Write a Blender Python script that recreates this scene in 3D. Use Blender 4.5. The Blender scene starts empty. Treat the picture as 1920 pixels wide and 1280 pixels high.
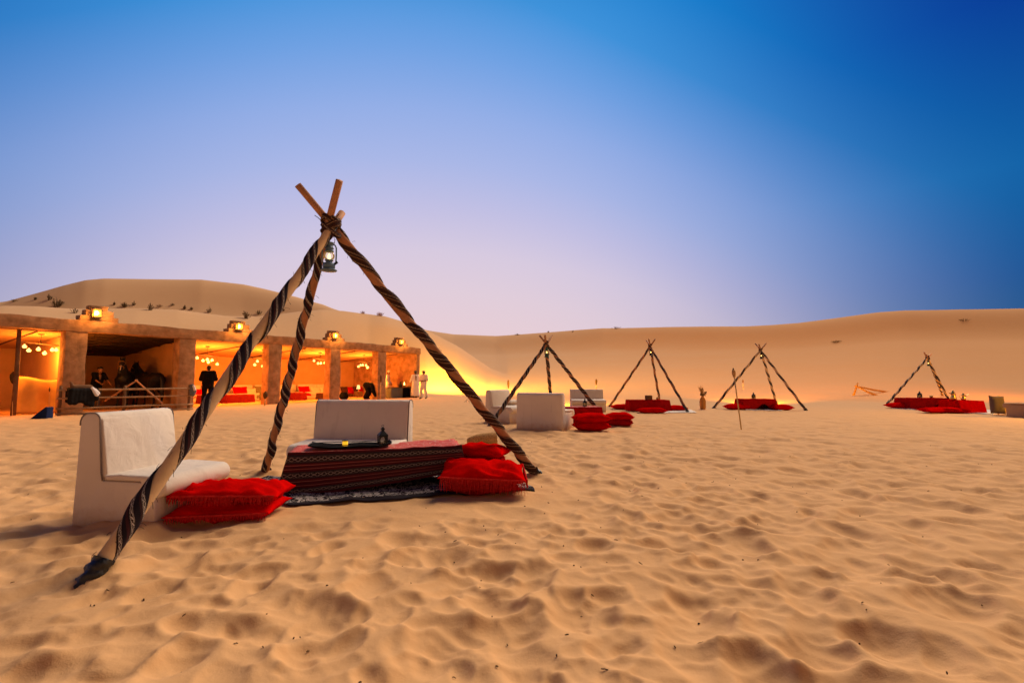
import bpy, bmesh, math, random
import numpy as np
from mathutils import Vector, Matrix, noise

S = bpy.context.scene
COL = S.collection
R = math.radians
PI = math.pi
rnd = random.Random(7)

# ------------------------------------------------------------------ camera
CAM_H = 1.15
PITCH = R(4.574)
cam_data = bpy.data.cameras.new("camera")
cam = bpy.data.objects.new("camera", cam_data)
COL.objects.link(cam)
cam.location = (0, 0, CAM_H)
cam.rotation_euler = (PI / 2 + PITCH, 0, 0)
cam_data.sensor_width = 36
cam_data.lens = 36 * 900 / 1920
cam_data.clip_start = 0.05
cam_data.clip_end = 6000
cam_data.dof.use_dof = True
cam_data.dof.focus_distance = 6.0
cam_data.dof.aperture_fstop = 3.2
S.camera = cam

# ------------------------------------------------------------------ exposure
S.view_settings.view_transform = 'Standard'
try:
    S.view_settings.look = 'None'
except Exception:
    pass
S.view_settings.exposure = 0
S.view_settings.gamma = 1
S.view_settings.use_curve_mapping = False
S.render.engine = 'CYCLES'
S.cycles.use_denoising = True
S.cycles.max_bounces = 6
S.cycles.diffuse_bounces = 4
S.cycles.transparent_max_bounces = 12
S.cycles.caustics_reflective = False
S.cycles.caustics_refractive = False
S.cycles.sample_clamp_indirect = 6

# ------------------------------------------------------------------ sky
def lin(r, g, b):
    f = lambda c: (c / 255 / 12.92) if c / 255 <= 0.04045 else ((c / 255 + 0.055) / 1.055) ** 2.4
    return (f(r), f(g), f(b), 1)

SUN_AZ = R(34)          # the afterglow lies ahead, a little to the right
SUN_EL = R(43)           # centre of the broad soft glow the low sun leaves in the air
world = bpy.data.worlds.new("World")
S.world = world
world.use_nodes = True
wn = world.node_tree.nodes
wl = world.node_tree.links
wn.clear()
w_out = wn.new('ShaderNodeOutputWorld')
w_bg = wn.new('ShaderNodeBackground')
w_bg.inputs['Strength'].default_value = 1.0
w_tc = wn.new('ShaderNodeTexCoord')
w_sep = wn.new('ShaderNodeSeparateXYZ')
wl.new(w_tc.outputs['Generated'], w_sep.inputs[0])

def wmath(op, a, b=None, c=None):
    n = wn.new('ShaderNodeMath')
    n.operation = op
    for i, v in enumerate((a, b, c)):
        if v is None:
            continue
        if isinstance(v, (int, float)):
            n.inputs[i].default_value = v
        else:
            wl.new(v, n.inputs[i])
    return n.outputs[0]

def ramp(stops, interp='B_SPLINE'):
    n = wn.new('ShaderNodeValToRGB')
    cr = n.color_ramp
    cr.interpolation = interp
    while len(cr.elements) < len(stops):
        cr.elements.new(0.5)
    for e, (p, c) in zip(cr.elements, stops):
        e.position = p
        e.color = c
    return n

sx, sy, sz = w_sep.outputs
el = wmath('MAXIMUM', sz, 0.0)                    # sine of the elevation
C3 = lambda r, g, b: (r, g, b, 1)
side_ramp = ramp([(0.0, C3(0, 0.069, 0.154)), (0.15, C3(0.002, 0.074, 0.27)), (0.30, C3(0.004, 0.115, 0.37)), (0.50, C3(0, 0.040, 0.295)), (0.70, C3(0.0, 0.024, 0.21)), (1.0, C3(0, 0.012, 0.08))], 'LINEAR')
glow_ramp = ramp([(0.0, C3(0.82, 0.60, 0.62)), (0.10, C3(0.80, 0.61, 0.66)), (0.18, C3(0.75, 0.61, 0.70)), (0.26, C3(0.68, 0.59, 0.74)), (0.34, C3(0.54, 0.525, 0.77)), (0.42, C3(0.40, 0.475, 0.795)),
                  (0.50, C3(0.295, 0.425, 0.795)), (0.58, C3(0.165, 0.36, 0.77)), (0.66, C3(0.05, 0.295, 0.72)), (0.76, C3(0.006, 0.235, 0.67)), (0.90, C3(0, 0.15, 0.60)), (1.0, C3(0, 0.10, 0.47))], 'LINEAR')
hl = wmath('SQRT', wmath('ADD', wmath('MULTIPLY', sx, sx), wmath('MULTIPLY', sy, sy)))
hl = wmath('MAXIMUM', hl, 0.001)
sky_az = R(-10)
dt = wmath('DIVIDE', wmath('ADD', wmath('MULTIPLY', sx, math.sin(sky_az)), wmath('MULTIPLY', sy, math.cos(sky_az))), hl)
wl.new(el, side_ramp.inputs[0])
wl.new(wmath('ADD', el, wmath('MULTIPLY', wmath('SUBTRACT', 1.0, dt), 0.9)), glow_ramp.inputs[0])
mr = wn.new('ShaderNodeMapRange')
mr.interpolation_type = 'SMOOTHSTEP'
mr.inputs['From Min'].default_value = 0.45
mr.inputs['From Max'].default_value = 1.0
wl.new(dt, mr.inputs['Value'])
w_mix0 = wn.new('ShaderNodeMix')
w_mix0.data_type = 'RGBA'
wl.new(mr.outputs[0], w_mix0.inputs[0])
wl.new(side_ramp.outputs[0], w_mix0.inputs[6])
wl.new(glow_ramp.outputs[0], w_mix0.inputs[7])
mz = wn.new('ShaderNodeMapRange')                 # towards the zenith the dusk sky deepens
mz.interpolation_type = 'SMOOTHSTEP'
mz.inputs['From Min'].default_value = 0.60
mz.inputs['From Max'].default_value = 0.98
wl.new(el, mz.inputs['Value'])
w_mix = wn.new('ShaderNodeMix')
w_mix.data_type = 'RGBA'
wl.new(mz.outputs[0], w_mix.inputs[0])
wl.new(w_mix0.outputs[2], w_mix.inputs[6])
w_mix.inputs[7].default_value = C3(0.004, 0.016, 0.07)
# behind the viewer: the dull rose band of the dusk horizon
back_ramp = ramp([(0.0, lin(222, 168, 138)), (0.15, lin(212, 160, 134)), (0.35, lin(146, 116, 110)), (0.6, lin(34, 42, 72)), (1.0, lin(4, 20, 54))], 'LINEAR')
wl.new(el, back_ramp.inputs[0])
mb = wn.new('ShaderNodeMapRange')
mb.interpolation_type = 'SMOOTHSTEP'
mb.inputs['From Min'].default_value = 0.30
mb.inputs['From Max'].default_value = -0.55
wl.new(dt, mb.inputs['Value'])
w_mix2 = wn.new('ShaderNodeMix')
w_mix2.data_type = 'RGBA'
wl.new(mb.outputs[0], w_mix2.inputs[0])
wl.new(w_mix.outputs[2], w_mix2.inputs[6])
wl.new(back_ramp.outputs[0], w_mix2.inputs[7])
w_sky = wn.new('ShaderNodeTexSky')
w_sky.sky_type = 'NISHITA'
w_sky.sun_disc = False
w_sky.sun_elevation = SUN_EL
w_sky.sun_rotation = SUN_AZ
w_add = wn.new('ShaderNodeMix')
w_add.data_type = 'RGBA'
w_add.blend_type = 'ADD'
w_add.inputs[0].default_value = 0.0004
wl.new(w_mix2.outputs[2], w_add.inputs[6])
wl.new(w_sky.outputs[0], w_add.inputs[7])
wl.new(w_add.outputs[2], w_bg.inputs['Color'])
wl.new(w_bg.outputs[0], w_out.inputs['Surface'])

# the broad warm light of the dusk sky round the vanished sun
sun_data = bpy.data.lights.new("sun", 'SUN')
sun_data.energy = 4.1
sun_data.angle = R(34)
sun_data.color = (1.0, 0.80, 0.58)
sun = bpy.data.objects.new("sun", sun_data)
COL.objects.link(sun)
sd = Vector((math.sin(SUN_AZ) * math.cos(SUN_EL), math.cos(SUN_AZ) * math.cos(SUN_EL), math.sin(SUN_EL)))
sun.rotation_euler = sd.to_track_quat('Z', 'Y').to_euler()

# ------------------------------------------------------------------ finding places on the ground
CP, SP = math.cos(PITCH), math.sin(PITCH)
def ray(px, py):
    u, v = (px - 960) / 900, (640 - py) / 900
    return Vector((u, CP - v * SP, SP + v * CP))
def G(px, py, z=0.0):
    d = ray(px, py)
    k = (z - CAM_H) / d.z
    return Vector((d.x * k, d.y * k, z))
def W(px, py, Y):
    d = ray(px, py)
    k = Y / d.y
    return Vector((d.x * k, Y, CAM_H + d.z * k))

# ------------------------------------------------------------------ object helpers
def tag(o, label=None, cat=None, group=None, kind=None):
    if label: o['label'] = label
    if cat: o['category'] = cat
    if group: o['group'] = group
    if kind: o['kind'] = kind
    return o

def thing(name, label, cat, loc=(0, 0, 0), rz=0.0, group=None, rot=None):
    o = bpy.data.objects.new(name, None)
    COL.objects.link(o)
    o.empty_display_size = 0.2
    o.location = loc
    o.rotation_euler = rot if rot else (0, 0, rz)
    return tag(o, label, cat, group)

def obj(name, me, mat=None, parent=None, smooth=False, loc=None, rot=None):
    """me: a Mesh, or a BMesh that is turned into one"""
    if isinstance(me, bmesh.types.BMesh):
        m = bpy.data.meshes.new(name)
        me.normal_update()
        me.to_mesh(m)
        me.free()
        me = m
        if mat is not None:
            for q in (mat if isinstance(mat, (list, tuple)) else [mat]):
                me.materials.append(q)
        if smooth:
            me.polygons.foreach_set('use_smooth', [True] * len(me.polygons))
    o = bpy.data.objects.new(name, me)
    COL.objects.link(o)
    if parent: o.parent = parent
    if loc is not None: o.location = loc
    if rot is not None: o.rotation_euler = rot
    return o

def sharp(o, ang=35):
    """smooth shading that keeps hard edges"""
    me = o.data
    me.polygons.foreach_set('use_smooth', [True] * len(me.polygons))
    bm = bmesh.new(); bm.from_mesh(me)
    for e in bm.edges:
        if len(e.link_faces) == 2:
            e.smooth = e.calc_face_angle(0) < R(ang)
    bm.to_mesh(me); bm.free()
    return o

def NB(): return bmesh.new()

def box(bm, c, s, rz=0.0, bev=0.0, M=None):
    g = bmesh.ops.create_cube(bm, size=1.0)
    mt = Matrix.Translation(Vector(c)) @ Matrix.Rotation(rz, 4, 'Z') @ Matrix.Diagonal((s[0], s[1], s[2], 1))
    if M is not None: mt = M @ mt
    bmesh.ops.transform(bm, matrix=mt, verts=g['verts'])
    if bev > 0:
        es = list({e for v in g['verts'] for e in v.link_edges})
        bmesh.ops.bevel(bm, geom=es, offset=bev, segments=2, profile=0.5, affect='EDGES')
    return bm

def frame_of(d):
    d = d.normalized()
    a = Vector((0, 0, 1)) if abs(d.z) < 0.95 else Vector((1, 0, 0))
    x = d.cross(a).normalized()
    return x, x.cross(d).normalized()

def tube(bm, pts, rad, n=8, cap=True):
    pts = [Vector(p) for p in pts]
    if isinstance(rad, (int, float)): rad = [rad] * len(pts)
    rings = []
    x = None
    for i, p in enumerate(pts):
        d = (pts[min(i + 1, len(pts) - 1)] - pts[max(i - 1, 0)]).normalized()
        if x is None:
            x, y = frame_of(d)
        else:
            x = (x - d * x.dot(d)).normalized()
            y = x.cross(d).normalized()
        rings.append([bm.verts.new(p + (x * math.cos(2 * PI * k / n) + y * math.sin(2 * PI * k / n)) * rad[i]) for k in range(n)])
    for a, b in zip(rings, rings[1:]):
        for k in range(n):
            bm.faces.new((a[k], b[k], b[(k + 1) % n], a[(k + 1) % n]))
    if cap:
        bm.faces.new(rings[0])
        bm.faces.new(rings[-1][::-1])
    return bm

def lathe(bm, prof, n=16, M=None, c=(0, 0, 0)):
    rings = []
    c = Vector(c)
    def V(x, y, z):
        p = Vector((x, y, z)) + c
        return M @ p if M is not None else p
    for r, z in prof:
        if r < 1e-5:
            rings.append([bm.verts.new(V(0, 0, z))])
        else:
            rings.append([bm.verts.new(V(r * math.cos(2 * PI * k / n), r * math.sin(2 * PI * k / n), z)) for k in range(n)])
    for a, b in zip(rings, rings[1:]):
        for k in range(n):
            k2 = (k + 1) % n
            if len(a) == 1 and len(b) == 1: continue
            if len(a) == 1: bm.faces.new((a[0], b[k2], b[k]))
            elif len(b) == 1: bm.faces.new((a[k], a[k2], b[0]))
            else: bm.faces.new((a[k], a[k2], b[k2], b[k]))
    return bm

def capsule(bm, p0, r0, p1, r1, n=10):
    p0, p1 = Vector(p0), Vector(p1)
    d = p1 - p0
    L = d.length
    d = d / L if L > 1e-6 else Vector((0, 0, 1))
    pts, rr = [], []
    for a in (-80, -45, -15): pts.append(p0 + d * (r0 * math.sin(R(a)))); rr.append(r0 * math.cos(R(a)))
    for a in (15, 45, 80): pts.append(p1 + d * (r1 * math.sin(R(a)))); rr.append(r1 * math.cos(R(a)))
    x, y = frame_of(d)
    rings = [[bm.verts.new(p + (x * math.cos(2 * PI * k / n) + y * math.sin(2 * PI * k / n)) * r) for k in range(n)] for p, r in zip(pts, rr)]
    for a, b in zip(rings, rings[1:]):
        for k in range(n):
            bm.faces.new((a[k], b[k], b[(k + 1) % n], a[(k + 1) % n]))
    bm.faces.new(rings[0]); bm.faces.new(rings[-1][::-1])

def ellipsoid(bm, c, s, n=12, rot=None):
    g = bmesh.ops.create_icosphere(bm, subdivisions=2, radius=1.0)
    mt = Matrix.Translation(Vector(c)) @ (rot.to_4x4() if rot else Matrix.Identity(4)) @ Matrix.Diagonal((s[0], s[1], s[2], 1))
    bmesh.ops.transform(bm, matrix=mt, verts=g['verts'])

def blob(name, caps, mat, parent, voxel=0.012, smooth=3, ells=()):
    """one continuous skin over tapered limbs, grown by a voxel remesh"""
    bm = NB()
    for c in caps: capsule(bm, *c)
    for e in ells: ellipsoid(bm, *e)
    o = obj(name, bm, mat)
    m = o.modifiers.new("r", 'REMESH'); m.mode = 'VOXEL'; m.voxel_size = voxel; m.use_smooth_shade = True
    if smooth:
        q = o.modifiers.new("s", 'SMOOTH'); q.iterations = smooth; q.factor = 0.5
    dg = bpy.context.evaluated_depsgraph_get()
    ev = o.evaluated_get(dg)
    me = bpy.data.meshes.new_from_object(ev)
    old = o.data
    o.modifiers.clear()
    o.data = me
    bpy.data.meshes.remove(old)
    me.polygons.foreach_set('use_smooth', [True] * len(me.polygons))
    if not me.materials: me.materials.append(mat)
    if parent: o.parent = parent
    return o

def rough_box(bm, c, s, seg, amp, seed=0.0, freq=1.3, skip=()):
    """box whose faces are subdivided and made uneven like hand-plastered mud"""
    sx, sy, sz = s
    tmp = NB()
    g = bmesh.ops.create_cube(tmp, size=1.0)
    bmesh.ops.scale(tmp, vec=(sx, sy, sz), verts=tmp.verts)
    es = [e for e in tmp.edges]
    bmesh.ops.bevel(tmp, geom=es, offset=min(0.03, min(s) * 0.2), segments=2, profile=0.6, affect='EDGES')
    for ax in range(3):
        cuts = int(s[ax] / seg)
        for k in range(1, cuts):
            pos = -s[ax] / 2 + s[ax] * k / cuts
            co = [0, 0, 0]; co[ax] = pos
            no = [0, 0, 0]; no[ax] = 1
            bmesh.ops.bisect_plane(tmp, geom=list(tmp.verts) + list(tmp.edges) + list(tmp.faces), plane_co=co, plane_no=no)
    C = Vector(c)
    for v in tmp.verts:
        p = (v.co + C)
        q = p * freq + Vector((seed, seed * 1.7, 0))
        v.co += noise.noise_vector(q) * amp + noise.noise_vector(q * 4.1) * amp * 0.35
    me = bpy.data.meshes.new("t"); tmp.to_mesh(me); tmp.free()
    base = len(bm.verts)
    vs = [bm.verts.new(v.co + C) for v in me.vertices]
    for p in me.polygons: bm.faces.new([vs[i] for i in p.vertices])
    bpy.data.meshes.remove(me)
    return bm

# ------------------------------------------------------------------ materials
class NT:
    def __init__(s, m):
        m.use_nodes = True
        s.t = m.node_tree; s.n = s.t.nodes; s.l = s.t.links
        s.b = s.n.get('Principled BSDF')
    def new(s, t, **kw):
        q = s.n.new(t)
        for k, v in kw.items(): setattr(q, k, v)
        return q
    def set(s, sock, v):
        if isinstance(v, (int, float)): sock.default_value = v
        elif isinstance(v, (tuple, list)): sock.default_value = v if len(v) != 3 or sock.type == 'VECTOR' else (*v, 1)
        else: s.l.new(v, sock)
    def math(s, op, a, b=None, c=None):
        q = s.new('ShaderNodeMath', operation=op)
        for i, v in enumerate((a, b, c)):
            if v is not None: s.set(q.inputs[i], v)
        return q.outputs[0]
    def mix(s, f, a, b, mode='MIX'):
        q = s.new('ShaderNodeMix', data_type='RGBA', blend_type=mode)
        s.set(q.inputs[0], f); s.set(q.inputs[6], a); s.set(q.inputs[7], b)
        return q.outputs[2]
    def noise(s, vec, scale, detail=3, rough=0.5, dist=0.0):
        q = s.new('ShaderNodeTexNoise')
        if vec is not None: s.l.new(vec, q.inputs['Vector'])
        q.inputs['Scale'].default_value = scale; q.inputs['Detail'].default_value = detail
        q.inputs['Roughness'].default_value = rough; q.inputs['Distortion'].default_value = dist
        return q.outputs['Fac']
    def coord(s, kind='Object'):
        return s.new('ShaderNodeTexCoord').outputs[kind]
    def ramp(s, f, stops, interp='LINEAR'):
        q = s.new('ShaderNodeValToRGB'); cr = q.color_ramp; cr.interpolation = interp
        while len(cr.elements) < len(stops): cr.elements.new(0.5)
        for e, (p, c) in zip(cr.elements, stops):
            e.position = p; e.color = (*c, 1) if len(c) == 3 else c
        s.l.new(f, q.inputs[0])
        return q.outputs[0]
    def bump(s, h, strength=0.3, dist=0.01):
        q = s.new('ShaderNodeBump'); q.inputs['Strength'].default_value = strength; q.inputs['Distance'].default_value = dist
        s.l.new(h, q.inputs['Height']); s.l.new(q.outputs[0], s.b.inputs['Normal'])

_mats = {}
def mat(name, col, rough=0.85, var=0.12, scale=6.0, bump=0.0, bscale=60.0, metal=0.0, sheen=0.0, coords='Object'):
    if name in _mats: return _mats[name]
    m = bpy.data.materials.new(name); _mats[name] = m
    t = NT(m)
    vec = t.coord(coords)
    f = t.noise(vec, scale, 4, 0.6)
    a = tuple(c * (1 - var) for c in col); b = tuple(min(1, c * (1 + var)) for c in col)
    c = t.ramp(f, [(0.3, a), (0.7, b)])
    t.l.new(c, t.b.inputs['Base Color'])
    t.b.inputs['Roughness'].default_value = rough
    t.b.inputs['Metallic'].default_value = metal
    t.b.inputs['Specular IOR Level'].default_value = (0.0 if 'red' in name else 0.06) if metal == 0 and rough >= 0.79 else (0.25 if metal == 0 and rough > 0.6 else 0.5)
    if sheen:
        t.b.inputs['Sheen Weight'].default_value = sheen
    if bump:
        t.bump(t.noise(vec, bscale, 3, 0.6), bump, 0.01)
    return m

def emit(name, col, strength):
    if name in _mats: return _mats[name]
    m = bpy.data.materials.new(name); _mats[name] = m
    t = NT(m)
    t.b.inputs['Base Color'].default_value = (*col, 1)
    t.b.inputs['Emission Color'].default_value = (*col, 1)
    t.b.inputs['Emission Strength'].default_value = strength
    return m

def weave(name, base, stripe, motif, period, motif_len, red=None, rough=0.9, rows=((0.5, 0.06),), stripes=(), thin=0.012):
    """woven bands that run along UV x; UV y counts metres across the bands"""
    m = bpy.data.materials.new(name); _mats[name] = m
    t = NT(m)
    uv = t.coord('UV')
    sp = t.new('ShaderNodeSeparateXYZ'); t.l.new(uv, sp.inputs[0])
    x, y = sp.outputs[0], sp.outputs[1]
    f = t.math('FRACT', t.math('DIVIDE', y, period))
    c = t.mix(t.noise(uv, 9, 3), base, tuple(q * 0.55 for q in base))
    for lo, hi, colr in stripes:
        k = t.math('MULTIPLY', t.math('GREATER_THAN', f, lo), t.math('LESS_THAN', f, hi))
        c = t.mix(k, c, colr)
    xf = t.math('MULTIPLY', t.math('ABSOLUTE', t.math('SUBTRACT', t.math('FRACT', t.math('DIVIDE', x, motif_len)), 0.5)), 2.0)
    wear = t.math('GREATER_THAN', t.noise(uv, 120, 2), 0.42)
    for ctr, half in rows:
        d = t.math('DIVIDE', t.math('ABSOLUTE', t.math('SUBTRACT', f, ctr)), half)
        inside = t.math('LESS_THAN', d, 1.0)
        ring = t.math('LESS_THAN', t.math('ABSOLUTE', t.math('SUBTRACT', t.math('ADD', d, xf), 1.0)), 0.28)
        k = t.math('MULTIPLY', t.math('MULTIPLY', inside, ring), wear)
        c = t.mix(inside, c, tuple(q * 0.5 for q in stripe))
        c = t.mix(k, c, motif)
        for sgn in (-1, 1):
            line = t.math('LESS_THAN', t.math('ABSOLUTE', t.math('SUBTRACT', f, ctr + sgn * half * 1.25)), thin)
            dots = t.math('GREATER_THAN', t.math('FRACT', t.math('DIVIDE', x, motif_len * 0.22)), 0.35)
            c = t.mix(t.math('MULTIPLY', t.math('MULTIPLY', line, dots), wear), c, tuple(q * 0.7 for q in motif))
    t.l.new(c, t.b.inputs['Base Color'])
    t.b.inputs['Roughness'].default_value = rough
    t.b.inputs['Specular IOR Level'].default_value = 0.1
    w1 = t.math('SINE', t.math('MULTIPLY', x, 900.0)); w2 = t.math('SINE', t.math('MULTIPLY', y, 900.0))
    t.bump(t.math('ADD', t.math('MULTIPLY', w1, w2), t.noise(uv, 60, 3)), 0.25, 0.004)
    return m

def glass_mat(name, tint=(1, 1, 1), glow=None, glow_s=0.0):
    m = bpy.data.materials.new(name); _mats[name] = m
    t = NT(m); t.n.remove(t.b)
    out = t.n.get('Material Output')
    tr = t.new('ShaderNodeBsdfTransparent'); tr.inputs[0].default_value = (*tint, 1)
    gl = t.new('ShaderNodeBsdfGlossy'); gl.inputs['Roughness'].default_value = 0.08
    fr = t.new('ShaderNodeFresnel'); fr.inputs[0].default_value = 1.45
    mx = t.new('ShaderNodeMixShader')
    t.l.new(fr.outputs[0], mx.inputs[0]); t.l.new(tr.outputs[0], mx.inputs[1]); t.l.new(gl.outputs[0], mx.inputs[2])
    res = mx.outputs[0]
    if glow:
        em = t.new('ShaderNodeEmission'); em.inputs[0].default_value = (*glow, 1); em.inputs[1].default_value = glow_s
        ad = t.new('ShaderNodeAddShader'); t.l.new(res, ad.inputs[0]); t.l.new(em.outputs[0], ad.inputs[1]); res = ad.outputs[0]
    t.l.new(res, out.inputs['Surface'])
    return m

# sand: one material for the floor and the dunes
SAND_A, SAND_B = (0.60, 0.325, 0.135), (0.68, 0.385, 0.175)
def sand_material(name, SAND_A, SAND_B, RED_A=None, RED_B=None):
    m = bpy.data.materials.new(name)
    t = NT(m)
    geo = t.new('ShaderNodeNewGeometry').outputs['Position']
    big = t.noise(geo, 0.22, 4, 0.55)
    mid = t.noise(geo, 2.6, 4, 0.6)
    fine = t.noise(geo, 420, 2, 0.7)
    c = t.mix(t.math('MULTIPLY', t.math('ADD', big, mid), 0.5), SAND_A, SAND_B)
    if RED_A:                                     # the sand reddens gradually across the dune field
        sp = t.new('ShaderNodeSeparateXYZ'); t.l.new(geo, sp.inputs[0])
        mrx = t.new('ShaderNodeMapRange'); mrx.interpolation_type = 'SMOOTHSTEP'
        mrx.inputs['From Min'].default_value = -25; mrx.inputs['From Max'].default_value = 45
        t.l.new(t.math('ADD', sp.outputs[0], t.math('MULTIPLY', t.math('SUBTRACT', big, 0.5), 30.0)), mrx.inputs['Value'])
        c = t.mix(mrx.outputs[0], c, t.mix(t.math('MULTIPLY', t.math('ADD', big, mid), 0.5), RED_A, RED_B))
    c = t.mix(t.math('MULTIPLY', t.math('GREATER_THAN', fine, 0.66), 0.35), c, (0.33, 0.16, 0.07))
    t.l.new(c, t.b.inputs['Base Color'])
    t.b.inputs['Roughness'].default_value = 0.95
    t.b.inputs['Specular IOR Level'].default_value = 0.08
    h = t.math('ADD', t.math('MULTIPLY', t.noise(geo, 260, 2, 0.6), 0.35), t.noise(geo, 26, 4, 0.62))
    t.bump(h, 0.35, 0.012)
    return m
M_SAND = sand_material("sand", SAND_A, SAND_B)
M_DUNE = sand_material("dune_sand", (0.62, 0.36, 0.175), (0.70, 0.425, 0.22), (0.57, 0.265, 0.085), (0.64, 0.31, 0.11))

# ================================================================== terrain
def make_tile(size, res, count, seed, rmin, rmax, dmin, dmax):
    """trodden sand: overlapping hollows with crests left standing between them"""
    g = np.random.default_rng(seed)
    n = int(size / res)
    h = np.zeros((n, n))
    P = g.uniform(0, size, (count, 2))
    for (cx, cy) in P:
        L = g.uniform(rmin, rmax); Wd = L * g.uniform(0.5, 0.8); D = g.uniform(dmin, dmax) * (L / rmax + 0.35)
        a = g.uniform(0, PI); ca, sa = math.cos(a), math.sin(a)
        k = int(L * 1.45 / res) + 1
        ix = np.arange(int(cx / res) - k, int(cx / res) + k + 1); iy = np.arange(int(cy / res) - k, int(cy / res) + k + 1)
        X, Y = np.meshgrid(ix * res - cx, iy * res - cy, indexing='ij')
        U = (X * ca + Y * sa) / L; V = (-X * sa + Y * ca) / Wd
        lean = 1 + g.uniform(-0.35, 0.35) * U
        q = np.sqrt(U * U + V * V) * lean
        bowl = -D * np.clip(1 - q ** 2, 0, None) ** 0.85
        rim = 0.30 * D * np.exp(-((q - 1.12) / 0.22) ** 2) * (0.5 + 0.5 * np.cos(np.arctan2(V, U) - g.uniform(0, 2 * PI)))
        J = np.ix_(ix % n, iy % n)
        cur = h[J]
        h[J] = np.where(q < 1, np.minimum(cur * 0.35 + bowl * 0.65, np.minimum(cur, bowl)), cur) + rim
    f = np.fft.fftfreq(n, res)
    FX, FY = np.meshgrid(f, f, indexing='ij')
    s = 0.009
    H = np.fft.fft2(h) * np.exp(-2 * (PI * s) ** 2 * (FX ** 2 + FY ** 2))
    h = np.real(np.fft.ifft2(H))
    return h - h.mean(), n

TS, TR = 16.0, 0.02
TILE, TN = make_tile(TS, TR, 3600, 3, 0.10, 0.27, 0.030, 0.075)
def sample(x, y, scale=1.0, ang=0.0, ox=0.0, oy=0.0):
    ca, sa = math.cos(ang), math.sin(ang)
    u = ((x * ca - y * sa) * scale + ox) / TR; v = ((x * sa + y * ca) * scale + oy) / TR
    i = np.floor(u).astype(int); j = np.floor(v).astype(int); fu = u - i; fv = v - j
    a = TILE[i % TN, j % TN]; b = TILE[(i + 1) % TN, j % TN]; c = TILE[i % TN, (j + 1) % TN]; d = TILE[(i + 1) % TN, (j + 1) % TN]
    return (a * (1 - fu) + b * fu) * (1 - fv) + (c * (1 - fu) + d * fu) * fv

def wavy(x, y, f, seed):
    g = np.random.default_rng(seed)
    r = np.zeros_like(x)
    for k in range(7):
        a = g.uniform(0, 2 * PI); w = f * g.uniform(0.6, 1.6); p = g.uniform(0, 2 * PI)
        r += np.sin((x * math.cos(a) + y * math.sin(a)) * w + p)
    return r / 7

def calm(x, y):
    """where rugs and furniture have pressed the sand flat (0) and where feet churn it (1)"""
    d = np.hypot((x + 1.25) / 2.1, (y - 4.9) / 1.0)
    return 0.30 + 0.70 * np.clip((d - 0.75) / 0.5, 0, 1)

MOUNDS = [(*G(190, 1085).xy, 0.05, 0.20), (*G(1000, 888).xy, 0.045, 0.18), (*G(500, 886).xy, 0.045, 0.18), (*G(150, 985).xy, 0.035, 0.22), (*G(215, 990).xy, 0.03, 0.18), (*G(300, 985).xy, 0.035, 0.2), (*G(500, 985).xy, 0.03, 0.25), (*G(870, 938).xy, 0.03, 0.25), (*G(980, 930).xy, 0.03, 0.2),
          (*G(990, 812).xy, 0.05, 0.4), (*G(1050, 812).xy, 0.05, 0.4), (*G(1100, 815).xy, 0.04, 0.4)]
def ground_h(x, y):
    x = np.asarray(x, float); y = np.asarray(y, float)
    r = np.hypot(x, y)
    h = sample(x, y) * 0.70 + 0.18 * sample(x, y, 0.55, 0.7, 5.3, 2.2) + 0.28 * sample(x, y, 1.9, 2.1, 1.3, 7.7)
    h = h + 0.026 * wavy(x, y, 1.9, 11) + 0.016 * wavy(x, y, 4.2, 12)
    for fx, fy, hh, ww in MOUNDS:                 # sand heaped against pole feet and furniture
        h = h + hh * np.exp(-(((x - fx) ** 2 + (y - fy) ** 2) / ww ** 2))
    return h * calm(x, y) * np.clip(1.12 - r / 24, 0.28, 1)

def gz(x, y): return float(ground_h(np.array([x]), np.array([y]))[0])

def az_table(rows, k):
    a, v = [], []
    for row in rows:
        a.append(math.atan((row[0] - 960) / 900))
        d = ray(row[0], row[1]); v.append((d.z / math.hypot(d.x, d.y), row[2], row[3])[k])
    return np.array(a), np.array(v)

FAR = [(-1800, 640, 130, 60), (-400, 600, 125, 60), (0, 562, 120, 58), (60, 545, 120, 58), (110, 530, 120, 58), (150, 520, 120, 58), (185, 517, 120, 58), (370, 520, 120, 58),
       (450, 530, 120, 58), (520, 546, 118, 58), (600, 568, 115, 56), (650, 586, 112, 52), (760, 607, 108, 40), (800, 615, 105, 33), (850, 623, 105, 30),
       (930, 627, 104, 29), (1040, 621, 100, 28), (1130, 615, 97, 27.5), (1250, 613, 94, 27), (1400, 610, 91, 27), (1450, 607, 90, 27), (1500, 603, 89, 27), (1600, 589, 88, 27), (1650, 582, 88, 27),
       (1700, 578, 88, 27), (1800, 575, 89, 27.5), (1920, 574, 90, 28), (2300, 580, 92, 30), (4000, 600, 100, 36)]
NEAR = [(-1800, 660, 46, 28), (-400, 590, 46, 28), (0, 570, 47, 29), (60, 571, 47, 29.5), (130, 576, 47, 30), (250, 575, 48, 31.5), (330, 578, 49, 32.5), (420, 590, 50, 33), (480, 592, 52, 34),
        (560, 583, 56, 35.5), (600, 580, 58, 36.5), (640, 582, 60, 37), (690, 588, 62, 37.2), (720, 592, 62, 37), (760, 604, 62, 35), (800, 620, 60, 32), (860, 650, 56, 31), (920, 690, 54, 31), (1000, 730, 50, 30), (4000, 730, 50, 30)]
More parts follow.
